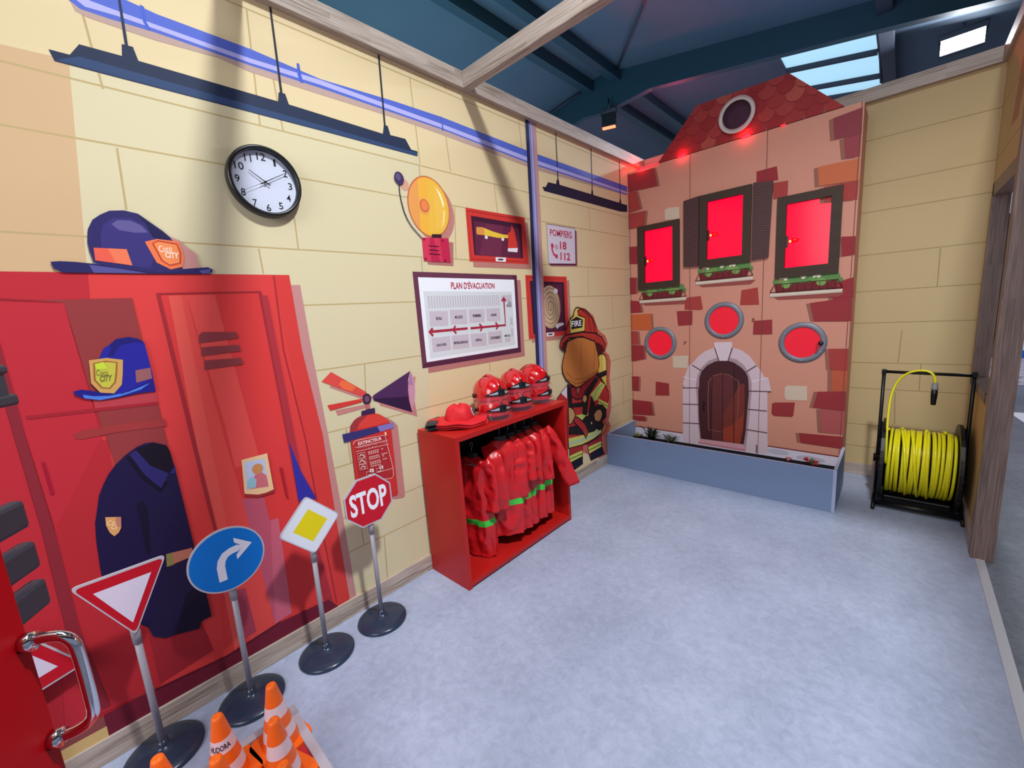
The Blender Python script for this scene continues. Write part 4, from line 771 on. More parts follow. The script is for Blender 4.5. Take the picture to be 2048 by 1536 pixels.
# roof board with painted scalloped tiles
TRAP = [(0.306,2.85),(0.66,3.221),(1.343,3.20),(1.688,2.85)]
rf = MB().extrude(TRAP, HX, -0.016, 0.0, mat((150, 42, 42), 0.45, name='roof_red'))
rp = Print(HX, 0.0004); rp.v, rp.f, rp.m, rp.s, rp.mats = rf.v, rf.f, rf.m, rf.s, rf.mats
random.seed(3)
def clip(poly, conv):
    out = poly
    for i in range(len(conv)):
        a, b = conv[i], conv[(i+1) % len(conv)]; inp = out; out = []
        sd = lambda p: (b[0]-a[0])*(p[1]-a[1]) - (b[1]-a[1])*(p[0]-a[0])
        for j in range(len(inp)):
            p, q_ = inp[j-1], inp[j]; sp, sq = sd(p), sd(q_)
            if sp*sq < 0: t = sp/(sp-sq); out.append((p[0]+t*(q_[0]-p[0]), p[1]+t*(q_[1]-p[1])))
            if sq >= 0: out.append(q_)
        if not out: return []
    return out
CT = TRAP if area2(TRAP) > 0 else TRAP[::-1]
rp.step = 0.00005
for j, z in enumerate((2.895, 2.975, 3.055, 3.135, 3.215)):
    for i in range(14):
        c = (0.26 + i*0.125 + (0.0625 if j % 2 else 0), z)
        arc = [(c[0]+0.061*math.cos(a), c[1]+0.062*math.sin(a)-0.0) for a in [PI + k*PI/12 for k in range(13)]]
        col = random.choice([(158,50,48), (150,42,44), (172,76,66), (162,56,54), (148,40,44), (150,42,44)])
        for pp, cc in (([(x*1.0, y-0.006) for x, y in arc] + [(c[0]+0.061, c[1]+0.05), (c[0]-0.061, c[1]+0.05)], (120,30,36)), (arc + [(c[0]+0.061, c[1]+0.08), (c[0]-0.061, c[1]+0.08)], col)):
            pp = clip(pp, CT)
            if len(pp) > 2 and abs(area2(pp)) > 1e-5: rp.p(pp, cc)
rp.build('roof_panel', hs)
OX, OY = -0.9, -4.25
MB().lathe([(0.106,-0.012),(0.107,0.0),(0.118,0.006),(0.132,0.004),(0.138,-0.006),(0.138,-0.012)], mat((206,190,186), 0.35), c=(0.987+OX, 4.064+OY, 3.03), n=48, axis='y', cap=False).build('round_window_frame', hs)
q = Print(HX, 0.0090); q.e((0.987, 3.03), 0.112, 0.112, (58,26,46), n=40); q.e((0.997, 3.01), 0.08, 0.085, (70,34,56), n=30)
q.build('round_window', hs)
GLOW = mat((150, 8, 20), 0.14, 0, 0.2, emit=0.95, ergb=(255, 0, 58), coat=0.0, name='red_lit_acrylic')
GLOW2 = mat((150, 8, 20), 0.45, 0, 0.4, emit=0.62, ergb=(235, 20, 52), name='red_lit_acrylic_matt')
FRM = mat((62, 46, 36), 0.55, 0, 0.3, noise=0.15, nscale=14, bump=0.3, name='dark_wood_frame')
for i, (a, b, c, d, a2, b2, c2, d2) in enumerate(WINS):
    m = MB()
    def fr(p0, p1, p2, p3):   # mitred bar
        m.extrude([p0, p1, p2, p3], HX, 0.0, 0.022, FRM)
    fr((a,c),(b,c),(b2,c2),(a2,c2)); fr((a,d),(a2,d2),(b2,d2),(b,d)); fr((a,c),(a2,c2),(a2,d2),(a,d)); fr((b,c),(b,d),(b2,d2),(b2,c2))
    f = m.build('window_frame', hs, bevel=0.002)
    MB().add([HX(a2,c2,-0.004), HX(b2,c2,-0.004), HX(b2,d2,-0.004), HX(a2,d2,-0.004)], [(0,1,2,3)], GLOW).build('pane', f)
    bx_, bz_ = a2+0.012, c2+(d2-c2)*0.42
    be = MB(); be.box(HX(bx_-0.012, bz_-0.045, 0.004), HX(bx_+0.004, bz_+0.045, 0.012), mat((30,8,12), 0.4))
    be.lathe([(0,-0.010),(0.009,-0.006),(0.010,0.004),(0,0.010)], mat((255,120,60), emit=5, ergb=(255,130,60)), c=HX(bx_+0.020, bz_, 0.006), n=12, cap=False)
    be.lathe([(0,-0.030),(0.014,-0.018),(0.018,0.0),(0.012,0.022),(0,0.036)], mat((220,0,10), 0.15, emit=0.7, ergb=(255,0,0)), c=HX(bx_+0.045, bz_+0.004, 0.0), n=14, axis='x', cap=False)
    be.build('beacon', f)
SHU = mat((74, 42, 44), 0.5, 0, 0.4, name='shutter_brown')
for (pts, ssgn) in (([(0.556,1.872),(0.69,1.862),(0.69,2.468),(0.556,2.455)], 0), ([(1.122,1.858),(1.245,1.865),(1.262,2.452),(1.122,2.472)], 1)):
    m = MB().extrude(pts, HX, 0.006, 0.024, SHU)
    u0, u1 = pts[0][0]+0.022, pts[1][0]-0.022
    for k in range(28):
        z = 1.90 + k*0.0195
        m.box((u0+OX, 4.08+OY-0.028, z), (u1+OX, 4.08+OY-0.024, z+0.008), mat((84, 50, 50), 0.45))
    m.build('shutter', hs)
RING = mat((122, 124, 136), 0.45, 0.25, 0.5, name='porthole_grey')
for i, c in enumerate(((0.315,1.155), (0.907,1.358), (1.503,1.156))):
    m = MB().lathe([(0.122,-0.002),(0.124,0.010),(0.132,0.015),(0.155,0.012),(0.166,0.004),(0.167,-0.002)], RING, c=(c[0]+OX, 4.08+OY, c[1]), n=56, axis='y', cap=False)
    m.v = [(x, 2*(4.08+OY)-y, z) for x, y, z in m.v]
    for k in range(6):
        a = k*PI/3 + 0.5; m.lathe([(0,0.0),(0.006,-0.012),(0.005,-0.016),(0,-0.017)], mat((190,190,198), 0.3, 0.7), c=(c[0]+OX+0.146*math.cos(a), 4.08+OY, c[1]+0.146*math.sin(a)), n=8, axis='y', cap=False)
    f = m.build('porthole_frame', hs)
    q = Print(HX, 0.0015); q.p(circ(c, 0.126, 40), (0,0,0), GLOW2); q.build('pane', f)
GOLD = mat((170, 130, 80), 0.3, 0.9)
for c in ((0.569, 1.168), (1.147, 1.362)):
    MB().lathe([(0.0,-0.024),(0.008,-0.022),(0.010,-0.014),(0.005,-0.006),(0.007,0.0)], GOLD, c=(c[0]+OX, 4.08+OY, c[1]), n=12, axis='y', cap=False).build('knob', hs)
m = MB().lathe([(0.0,-0.03),(0.016,-0.03),(0.018,-0.008),(0.02,0.0)], mat((30,20,26), 0.35), c=(1.628+OX, 4.08+OY, 1.152), n=16, axis='y', cap=False)
m.box((1.60+OX, 4.045+OY, 1.09), (1.612+OX, 4.055+OY, 1.15), mat((160,40,50), 0.4)); m.build('lock', hs)
# printed flower boxes under each window
for (x0, x1, z) in ((0.105, 0.575, 1.592), (0.662, 1.135, 1.722), (1.265, 1.742, 1.565)):
    q = Print(HX, 0.0060); W = x1-x0; z1 = z
    q.p([(x0+0.03,z1-0.03),(x1+0.02,z1-0.03),(x1-0.02,z1-0.06),(x0+0.06,z1-0.05)], (150,72,66))
    q.p([(x0,z1-0.028),(x1,z1-0.028),(x1,z1),(x0,z1)], (214,200,184)); q.p([(x0,z1-0.028),(x1,z1-0.028),(x1,z1-0.018),(x0,z1-0.018)], (190,172,160))
    for k in range(9):
        q.e((x0+0.05+W*0.105*k, z1+0.078+0.010*math.sin(k*2.1)), 0.026, 0.014+0.006*math.sin(k), (96,132,74))
    for fx, r in ((0.08,0.02),(0.22,0.03),(0.36,0.042),(0.48,0.045),(0.62,0.032),(0.78,0.05),(0.9,0.03)): q.e((x0+W*fx, z1+0.10), r, r*0.9, random.choice([(104,146,74), (122,160,86), (92,134,74)]), n=18)
    q.p([(x0+0.045,z1+0.008),(x1-0.045,z1+0.008),(x1-0.03,z1+0.066),(x0+0.03,z1+0.066)], (112,34,40))
    for fx in (0.24, 0.72): q.e((x0+W*fx, z1+0.065), 0.032, 0.03, (116,156,84), n=18)
    for k in range(9):
        xx = x0+0.045+(W-0.09)*k/8; q.l([(xx, z1+0.004),(xx, z1+0.064)], 0.004, (64,18,26)); q.d -= STEP
    q.d += STEP
    q.l([(x0,z1+0.012),(x0+0.03,z1+0.072),(x1-0.03,z1+0.072),(x1,z1+0.012)], 0.006, (64,18,26)); q.l([(x0,z1+0.010),(x1,z1+0.010)], 0.006, (64,18,26))
    for fx, a in ((0.2,0.3),(0.45,-0.4),(0.66,0.8)):
        c = (x0+W*fx, z1+0.128); q.e(c, 0.036, 0.012, (236,228,212), rot=a, n=14); q.e((c[0]+0.012, c[1]-0.012), 0.014, 0.02, (226,216,196), n=12)
    q.build('flower_box', hs)
# small red LEDs along the top edge
LED = mat((255,40,50), emit=2.6, ergb=(255,30,50), name='led_strip_red')
for x0, x1 in ((0.10,0.32),(0.50,0.57),(1.02,1.09),(1.30,1.33)):
    MB().bbox((x0+OX, 4.066+OY, 2.842), (x1+OX, 4.078+OY, 2.850), LED, 0.002).build('led_strip', hs)
for k, x in enumerate((0.15, 0.54, 1.055)):
    lamp('red_led_glow', 'POINT', (x, 4.052, 2.858), (x, 4, 3), 0.55, (1.0, 0.04, 0.08), 0.02)
lamp('red_corner_glow', 'POINT', (0.10, 4.20, 2.90), (0, 4, 3), 1.2, (1.0, 0.05, 0.05), 0.03)

# ---------------------------------------------------------------- planter in front
BLUE = mat((128, 148, 182), 0.5, 0, 0.35, name='planter_blue_grey'); EDG = mat((176, 184, 214), 0.5)
pl = thing('planter_box', 'low blue-grey planter trough along the foot of the toy house', 'planter', (0.915, 3.8, 0))
def pbx(n, a, b, m=BLUE, bv=0.0015): return MB().box((a[0]-0.915, a[1]-3.8, a[2]), (b[0]-0.915, b[1]-3.8, b[2]), m).build(n, pl, bevel=bv)
pbx('front_board', (0.014, 3.50, 0), (1.822, 3.519, 0.314)); pbx('side_board', (0.014, 3.519, 0), (0.033, 4.078, 0.318)); pbx('side_board', (1.803, 3.519, 0), (1.822, 4.078, 0.318))
pbx('edge_band', (1.803, 3.4985, 0.002), (1.8225, 3.50, 0.314), EDG, 0); pbx('edge_band', (0.014, 3.50, 0.314), (1.822, 3.519, 0.3155), EDG, 0)
pbx('edge_band', (0.014, 3.519, 0.318), (0.033, 4.078, 0.3195), EDG, 0); pbx('edge_band', (1.803, 3.519, 0.318), (1.822, 4.078, 0.3195), EDG, 0)
tag(MB().box((0.033, 3.519, 0.0), (1.803, 4.078, 0.15), mat((18, 18, 26), 0.95, 0, 0.1, noise=0.3, nscale=60, bump=1.0)).build('soil'), 'black filling inside the blue-grey planter', 'soil', kind='stuff')
def leafy(name, label, cat, c, n, r, h, cols, seed, group=None, flowers=None):
    random.seed(seed); m = MB()
    for k in range(n):
        a = random.uniform(0, 2*PI); t = random.uniform(0.2, 1.0); L = random.uniform(0.6, 1.0)*r
        d = Vector((math.cos(a)*L*t, math.sin(a)*L*t*0.6, h*random.uniform(0.35, 1.0))); s_ = Vector((-math.sin(a), math.cos(a), 0))*random.uniform(0.008, 0.016)
        p0 = Vector((0, 0, 0)); mid = d*0.6 + Vector((0, 0, h*0.16)); th = Vector((0, 0, 0.0015))
        vs = [p0, mid+s_, d, mid-s_]; mm = mat(random.choice(cols), 0.5)
        m.add([v+th for v in vs]+[v-th for v in vs], [(0,1,2,3),(4,7,6,5),(0,4,5,1),(1,5,6,2),(2,6,7,3),(3,7,4,0)], mm, True)
        if flowers and k % 2 == 0: m.lathe([(0.0,-0.008),(0.011,-0.004),(0.012,0.004),(0,0.009)], mat(flowers, 0.5), c=tuple(d), n=8, cap=False)
    return tag(m.build(name, loc=c), label, cat, group)
GRN = [(20,34,22), (34,50,36), (60,78,50), (14,22,16)]
leafy('artificial_plant', 'low artificial plant with pale olive leaves at the left end of the planter', 'plant', (0.10, 3.98, 0.15), 26, 0.09, 0.07, [(150,150,90), (110,120,70), (170,150,110)], 1, 'plants in the planter')
leafy('artificial_plant', 'dark bushy artificial plant near the left end of the planter', 'plant', (0.27, 3.95, 0.15), 40, 0.13, 0.16, GRN, 2, 'plants in the planter')
leafy('artificial_plant', 'grey-green leafy plant just left of the arched door in the planter', 'plant', (0.46, 3.97, 0.15), 30, 0.11, 0.11, [(96,100,84), (70,84,66), (120,118,100)], 4, 'plants in the planter')
leafy('artificial_plant', 'low plant with red flowers at the right end of the planter', 'plant', (1.63, 3.97, 0.15), 22, 0.09, 0.075, [(120,130,116), (90,110,90)], 5, 'plants in the planter', flowers=(190,24,36))
leafy('artificial_plant', 'tiny plant with one pinkish bloom right of the arched door in the planter', 'plant', (1.45, 4.0, 0.15), 8, 0.03, 0.05, [(130,90,90), (60,60,60)], 6, 'plants in the planter', flowers=(200,120,120))

# ---------------------------------------------------------------- red coat unit
RED = mat((184, 26, 22), 0.42, 0, 0.4, name='unit_red'); REDI = RED
cu = thing('coat_unit', 'open red wooden unit with fire coats hanging inside, against the yellow wall', 'cabinet', (0.19, 1.85, 0))
X0, X1, Y0, Y1, H = 0.016, 0.364, 1.339, 2.362, 0.912
def cb(n, a, b, m=RED): return MB().box((a[0]-0.19, a[1]-1.85, a[2]), (b[0]-0.19, b[1]-1.85, b[2]), m).build(n, cu, bevel=0.0015)
cb('top', (X0, Y0, H-0.030), (X1, Y1, H)); cb('side_panel', (X0, Y0, 0), (X1, Y0+0.028, H-0.030)); cb('side_panel', (X0, Y1-0.028, 0), (X1, Y1, H-0.030))
cb('bottom', (X0, Y0+0.028, 0.012), (X1, Y1-0.028, 0.042)); cb('back_panel', (X0, Y0+0.028, 0.042), (X0+0.01, Y1-0.028, H-0.030), mat((22, 10, 12), 0.6))  # back board coloured near-black for the deep shade inside the unit
STL = mat((150, 152, 158), 0.3, 0.9)
m = MB().cyl((0.0, -0.483, 0.853), (0.0, 0.484, 0.853), 0.008, mat((40,40,44), 0.3, 0.6)); m.build('rail', cu)

# fire coats on hangers
COAT = mat((206, 26, 34), 0.34, 0, 0.45, coat=0.15, name='coat_red'); COATD = mat((150, 14, 22), 0.4)
GRNB = mat((70, 210, 70), 0.5, name='reflective_green'); BLKC = mat((26, 36, 40), 0.6)
from mathutils import noise as NZ
def wr(p, k, sc, amp):
    q_ = Vector(p)*sc + Vector((k*3.1, k*1.7, k*5.3)); r_ = 1-abs(NZ.noise(q_))*2.2; return amp*(r_-0.5)
INF = None
def make_coat(seed, sl_out, sl_in):
    """local x = shoulder axis (+x out of the unit), y = front/back, z = 0 at the collar"""
    t = thing('fire_coat', 'x', 'coat'); HW = 0.112
    def body(u, v):
        a = 2*PI*u; z = -0.64*v
        wdt = 0.048 + (HW-0.048)*min(1, v/0.09)**0.8 + 0.02*max(0, v-0.1); dep = 0.020 + 0.026*min(1, v/0.12) + 0.02*v
        x = math.copysign(abs(math.cos(a))**0.75, math.cos(a))*wdt; y = math.copysign(abs(math.sin(a))**0.75, math.sin(a))*dep
        d = wr((x, y*2, z*0.45), seed, 13, 0.017)*min(1, v*5+0.15) + wr((x, y, z), seed+4, 34, 0.005)
        n = Vector((x/wdt**2, y/dep**2, 0)).normalized() if abs(x)+abs(y) > 0 else Vector((0, 1, 0))
        return (x+n.x*d*0.7, y+n.y*d, z+0.004*math.sin(3*a+seed)*v)
    m = MB().grid(body, 64, 48, COAT, closed_u=True)
    for k, f in enumerate(m.f):
        if 29 <= k // 64 <= 31: m.m[k] = m.mi(GRNB)
    m.build('body', t)
    cm = MB().grid(lambda u, v: (math.cos(2*PI*u)*(0.048-0.008*v), math.sin(2*PI*u)*(0.024-0.004*v), -0.014+0.040*v), 24, 4, BLKC, closed_u=True)
    cm.build('collar', t)
    for P_, wd in ((sl_out, 0.054), (sl_in, 0.058 if sl_in is INF else 0.044)):
        P_ = [Vector(p) for p in P_]; N = 30; rows = []
        for i in range(N):
            s_ = i/(N-1)*(len(P_)-1); k = min(int(s_), len(P_)-2); f_ = s_-k; rows.append(P_[k].lerp(P_[k+1], f_))
        for _ in range(3): rows = [rows[0]] + [(rows[i-1]+rows[i]*2+rows[i+1])/4 for i in range(1, N-1)] + [rows[-1]]
        def sl(u, v):
            i = min(int(round(v*(N-1))), N-1); c = rows[i]; tg = (rows[min(i+1, N-1)]-rows[max(i-1, 0)]).normalized()
            ux = (Vector((1, 0, 0)) - tg*tg.x).normalized(); uy = tg.cross(ux); a = 2*PI*u
            ww = wd*(0.80+0.20*min(1, v*3)); th = 0.024*(0.9+0.3*math.sin(v*5+seed))
            ca, sa = math.cos(a), math.sin(a); p = c + ux*math.copysign(abs(ca)**0.6, ca)*ww + uy*math.copysign(abs(sa)**0.8, sa)*th
            d = wr(p, seed+7, 15, 0.013) + wr(p, seed+9, 38, 0.004)
            return tuple(p + (ux*ca*0.3 + uy*sa)*d)
        sm = MB().grid(sl, 32, N, COAT, closed_u=True); b_ = (N-1)*32
        sm.f.append(tuple(b_+k for k in range(32))); sm.m.append(sm.mi(COATD)); sm.s.append(False)
        sm.build('sleeve', t)
    h = MB().tube([(0, 0, 0.0), (0, 0, 0.035), (0.0, 0.0, 0.05), (0, 0.013, 0.063), (0, 0.015, 0.078), (0, 0.004, 0.088), (0, -0.010, 0.084), (0, -0.013, 0.076)], 0.0022, STL, 8)
    h.tube([(-0.085, 0, -0.035), (-0.03, 0, -0.004), (0.03, 0, -0.004), (0.085, 0, -0.035)], 0.007, BLKC, 8)
    h.build('hanger', t)
    return t
IN = [(-0.09, 0, -0.03), (-0.105, -0.02, -0.10), (-0.108, -0.03, -0.25), (-0.105, -0.035, -0.37)]
def OUT(dx, dy, L): return [(0.085, 0, -0.028), (0.118, dy*0.25, -0.075), (0.125+dx*0.45, dy*0.7, -0.075-(L-0.075)*0.45), (0.125+dx, dy, -L)]
INF = [(-0.078, -0.01, -0.03), (-0.062, -0.075, -0.09), (-0.030, -0.10, -0.25), (-0.040, -0.10, -0.43)]
coats = [(1.615, 0.165, 0.69, 0.25, 1, OUT(0.0, -0.02, 0.34), IN, 'red fire coat hanging deepest at the left end of the red unit'),
         (1.80, 0.235, 0.758, 0.90, 11, OUT(-0.02, -0.02, 0.40), INF, 'red fire coat with a wide sleeve hanging out of the front, second from left'),
         (1.90, 0.215, 0.752, 0.62, 3, OUT(0.0, -0.02, 0.30), IN, 'red fire coat hanging in the middle-left of the unit beside the wide-sleeved one'),
         (1.985, 0.20, 0.75, 0.50, 4, OUT(0.0, -0.02, 0.33), IN, 'red fire coat hanging fourth on the rail, behind the middle ones'),
         (2.075, 0.205, 0.755, 0.56, 5, OUT(0.02, -0.02, 0.36), IN, 'red fire coat hanging fifth along the rail with its green band showing'),
         (2.165, 0.20, 0.765, 0.42, 6, OUT(0.15, 0.02, 0.44), IN, 'red fire coat at the right end of the unit, sleeve sticking out over the floor')]
for (y, x, z, rot, seed, so, si, lab) in coats:
    c = make_coat(seed, so, si); c.location = (x, y, z); c.rotation_euler = (0, 0, rot); c['label'] = lab; c['group'] = 'fire coats in the red unit'
hk = MB().tube([(0,0,-0.035),(0,0,0.04),(0,0.013,0.063),(0,0.015,0.078),(0,0.004,0.089),(0,-0.010,0.084)], 0.0022, STL, 8)
hk.tube([(-0.13, 0, -0.075), (-0.03, 0, -0.035), (0.03, 0, -0.035), (0.13, 0, -0.075), (-0.13, 0, -0.075)], 0.003, STL, 8)
e0 = hk.build('coat_hanger', loc=(0.19, 1.49, 0.764)); tag(e0, 'empty wire coat hanger on the rail between the first two coats', 'hanger'); e0.rotation_euler = (0, 0, 0.2)

# ---------------------------------------------------------------- toy fire helmets, stacked two by two
HR = mat((196, 12, 22), 0.16, 0, 0.6, coat=0.8, name='helmet_red'); VIS = mat((170, 120, 140), 0.04, 0, 0.6, alpha=0.14, coat=0.3, name='clear_visor')
SIL = mat((196, 204, 216), 0.25, 0.5)
def make_helmet():
    t = thing('toy_fire_helmet', 'x', 'helmet')
    def shell(u, v):   # front = +x
        a = 2*PI*u; e = v*PI/2*1.08 - 0.08*PI/2
        r = max(math.cos(e), 0.0)**0.82 if e > 0 else 1 + 0.03*(-e); z = 0.118*math.sin(e) if e > 0 else 0.2*e
        x, y = 0.128*r*math.cos(a), 0.104*r*math.sin(a)
        if math.cos(a) < -0.5: z -= 0.03*(-math.cos(a)-0.5)*2*(1-v)      # lower at the nape
        return (x, y, z + 0.052)
    m = MB().grid(shell, 48, 20, HR, closed_u=True)
    m.build('shell', t)
    cr = MB().grid(lambda u, v: ((0.132*math.cos(PI*(0.10+0.80*u))), 0.016*(2*v-1)*(0.55+0.45*math.sin(PI*u)), 0.052+0.121*math.sin(PI*(0.10+0.80*u)) + 0.010*(1-abs(2*v-1)**2)), 30, 7, HR)
    cr.build('crest', t)
    tr = MB()
    for s_ in (1, -1):
        tr.grid(lambda u, v: (0.134*math.cos(s_*(0.08+0.85*u)), 0.109*math.sin(s_*(0.08+0.85*u)), 0.052 + 0.004 + v*(0.034*(1-u)**1.2+0.008)), 14, 4, BLK)
    tr.grid(lambda u, v: (0.1345*math.cos((u-0.5)*0.4)-0.012*v, 0.109*math.sin((u-0.5)*0.4)*(1-0.75*v), 0.052+0.062*v), 8, 6, BLK)
    tr.build('front_trim', t)
    for s_ in (1, -1):
        bd = MB(); bd.grid(lambda u, v: (0.1375*math.cos(s_*(0.22+0.46*u)), 0.1125*math.sin(s_*(0.22+0.46*u)), 0.052 + 0.011 + v*(0.013*(1-u)+0.005)), 12, 3, SIL)
        bd.build('silver_badge', t)
    vs = MB().grid(lambda u, v: ((0.139+0.013*v)*math.cos((u-0.5)*3.3), (0.114+0.010*v)*math.sin((u-0.5)*3.3), 0.050 - 0.050*v*math.cos((u-0.5)*2.2)), 36, 6, VIS)
    vs.build('visor', t)
    for s_ in (1, -1):
        MB().lathe([(0,-0.006),(0.014,-0.004),(0.014,0.004),(0,0.006)], BLK, c=(-0.012, s_*0.112, 0.062), n=16, axis='y', cap=False).build('visor_pivot', t)
    return t
h0 = make_helmet(); first = True
for (x, y, rot, i) in ((0.215, 1.775, -0.25, 0), (0.185, 2.035, -0.45, 1), (0.165, 2.255, 0.10, 2)):
    for lev in (0, 1):
        hh = h0 if first else dup(h0); first = False
        hh.location = (x - 0.012*lev, y + 0.004*lev, H + 0.004 + 0.088*lev); hh.rotation_euler = (0.0, -0.06*lev, rot + 0.05*lev)
        hh['label'] = ['lower', 'upper'][lev] + ' red toy fire helmet of the ' + ['stack nearest the cloth hats', 'middle stack of helmets', 'stack nearest the firefighter print'][i]
        hh['group'] = 'toy fire helmets on the red unit'
# ---------------------------------------------------------------- soft red fire hats, a pile of three
CLO = mat((210, 34, 44), 0.62, 0, 0.3, name='hat_cloth'); CLK = mat((34, 46, 54), 0.6)
def make_hat(top):
    t = thing('soft_fire_hat', 'x', 'hat')
    def brim(u, v):
        a = 2*PI*u; rx = 0.080+0.085*v; ry = 0.070+0.058*v
        x, y = rx*math.cos(a), ry*math.sin(a)
        if math.cos(a) < -0.2: x *= 1 + 0.28*v*(-math.cos(a)-0.2)
        return (x, y, 0.010 - 0.012*v + 0.007*v*math.sin(3*a+0.7) + 0.003*math.sin(7*a)*v)
    m = MB().grid(brim, 56, 8, CLO, closed_u=True); m.grid(lambda u, v: tuple(Vector(brim(u, v)) - Vector((0, 0, 0.005))), 56, 8, CLO, closed_u=True)
    m.grid(lambda u, v: tuple(Vector(brim(u, 1)) - Vector((0, 0, 0.005*v))), 56, 2, COATD, closed_u=True)
    m.build('brim', t)
    MB().grid(lambda u, v: (-0.128-0.062*u, (v-0.5)*(0.20+0.02*u), 0.005 - 0.002*u + 0.003*math.sin(v*6)), 6, 8, CLK).grid(lambda u, v: (-0.128-0.062*u, (v-0.5)*(0.20+0.02*u), 0.000 - 0.002*u + 0.003*math.sin(v*6)), 6, 8, CLK).build('neck_flap', t)
    if top:
        def crown(u, v):
            a = 2*PI*u; e = v*PI/2; r = max(math.cos(e), 0.0)**0.6; f = 1+0.05*math.sin(5*a+4*v)*(1-v)
            return (0.088*r*math.cos(a)*f, 0.078*r*math.sin(a)*f, 0.008+0.086*math.sin(e) + 0.012*math.sin(6*a)*r*(1-r)*2 - 0.012*max(0, 1-3*r))
        MB().grid(crown, 48, 14, CLO, closed_u=True).build('crown', t)
        def onc(a, v, o):
            x, y, z = crown(a/(2*PI), v); k_ = 1+o; return (x*k_, y*k_, z+o*0.03)
        q = MB().grid(lambda u, v: onc((u-0.5)*0.62*(1.2-abs(v-0.5)), 0.10+0.42*v, 0.03), 7, 7, mat((196,188,200), 0.4)); q.grid(lambda u, v: onc((u-0.5)*0.34, 0.20+0.22*v, 0.05), 4, 4, mat((70,66,78), 0.4)); q.build('badge', t)
    return t
for k, (dx, dy, dr, lab) in enumerate(((0.006, 0.006, 0.05, 'soft red fire hat with black neck flap at the bottom of the hat pile'), (0.003, -0.002, -0.03, 'soft red fire hat in the middle of the hat pile'), (0, 0, 0.02, 'soft red fire hat with a silver badge on top of the hat pile'))):
    t = make_hat(k == 2); t.location = (0.175+dx, 1.535+dy, H + 0.012 + 0.011*k); t.rotation_euler = (0, 0, 0.78+dr); t['label'] = lab; t['group'] = 'soft fire hats on the red unit'

# ---------------------------------------------------------------- toy road signs
PLB = mat((40, 52, 74), 0.22, 0, 0.5, name='sign_base_plastic'); POLE = mat((158, 156, 166), 0.4, 0.1, 0.5, name='sign_pole'); RIM = mat((186, 184, 196), 0.35)
def sign(kind, x, y, label, lean=(0, 0)):
    t = thing('toy_road_sign', label, 'road sign', (x, y, 0), 0, 'toy road signs on round bases')
    MB().lathe([(0.0,0.0),(0.118,0.0),(0.124,0.004),(0.124,0.010),(0.117,0.017),(0.09,0.024),(0.05,0.031),(0.026,0.038),(0.019,0.047),(0.017,0.062),(0.0,0.062)], PLB, n=48, cap=False).build('base', t)
    L = lambda z: Vector((lean[0]*z, lean[1]*z, z))
    m = MB().cyl(L(0.045), L(0.55), 0.0108, POLE); m.cyl(L(0.50), L(0.57), 0.0135, POLE); m.build('pole', t)
    c = L(0.683); n = 0.016
    F = lambda u, v, d: (c.x + n + d, c.y + u, c.z + v)
    if kind == 'yield': out = [(0.0,-0.137),(0.121,0.107),(-0.121,0.107)]
    if kind == 'stop': out = [(0.135*math.cos(PI/8+k*PI/4), 0.135*math.sin(PI/8+k*PI/4)) for k in range(8)]
    if kind == 'turn': out = circ((0, 0), 0.128, 48)
    if kind == 'prio': out = [(0.0,-0.139),(0.133,0.0),(0,0.139),(-0.133,0.0)]
    def rounded(p, r, k=5):
        o = []
        for i in range(len(p)):
            a, b, d_ = Vector(p[i-1]), Vector(p[i]), Vector(p[(i+1) % len(p)])
            e1 = (a-b).normalized(); e2 = (d_-b).normalized(); p1 = b+e1*r; p2 = b+e2*r
            for j in range(k+1):
                f = j/k; o.append(tuple((1-f)**2*p1 + 2*f*(1-f)*b + f*f*p2))
        return o
    if kind in ('yield', 'prio'): out = rounded(out, 0.02)
    sc = lambda p, s_: [(u*s_, v*s_) for u, v in p]
    MB().extrude(out, F, -0.007, 0.0, RIM).build('sign_plate', t)
    q = Print(F, 0.0004, 0.0003)
    if kind == 'yield':
        q.p([(u*0.93, v*0.93) for u, v in out], (186,14,36)); q.p([(0,-0.088),(0.073,0.064),(-0.073,0.064)], (214,206,226))
    elif kind == 'stop':
        q.p(sc(out, 0.94), (198,22,44)); q.t('STOP', [(-0.100,-0.056),(0.098,-0.056),(0.098,0.060),(-0.100,0.060)], (240,240,250), 0.03)
    elif kind == 'turn':
        q.p(sc(out, 0.955), (0,112,205)); W_ = (222,222,236)
        q.l([(-0.026,-0.078),(-0.026,-0.02),(-0.020,0.004),(-0.006,0.022),(0.014,0.030),(0.040,0.032)], 0.027, W_); q.p([(0.030,0.078),(0.088,0.032),(0.030,-0.014),(0.030,0.006),(0.047,0.022),(0.047,0.042),(0.030,0.058)], W_)
        q.p([(0.036,0.046),(0.062,0.032),(0.036,0.018)], W_)
    else:
        q.p(sc(out, 0.955), (222,226,238)); q.p(sc([(0,-0.139),(0.133,0),(0,0.139),(-0.133,0)], 0.56), (226,208,20))
    q.build('sign_face', t)
    return t
sign('yield', 0.140, 0.0, 'red and white triangular give-way sign on a dark round base', (0.08, 0.0))
sign('turn', 0.152, 0.292, 'round blue turn-right sign with a white arrow on a dark base', (0.07, 0.0))
sign('prio', 0.158, 0.610, 'white diamond priority sign with yellow centre on a dark base', (0.05, 0.0))
sign('stop', 0.166, 0.900, 'red octagonal STOP sign on a dark round base below the extinguisher print', (0.02, 0.0))
q = MB(); TR = [(-0.155,0.445),(-0.262,0.650),(-0.285,0.440)]
ts = thing('warning_sign', 'red triangular sign with white centre half hidden behind the chrome handle', 'road sign', (0.05, -0.23, 0.51))
TT = [(y+0.23, z-0.51) for y, z in ((-0.135,0.445),(-0.265,0.66),(-0.33,0.40))]
MB().extrude(TT, PL_L, 0.0, 0.006, RIM).build('sign_plate', ts)
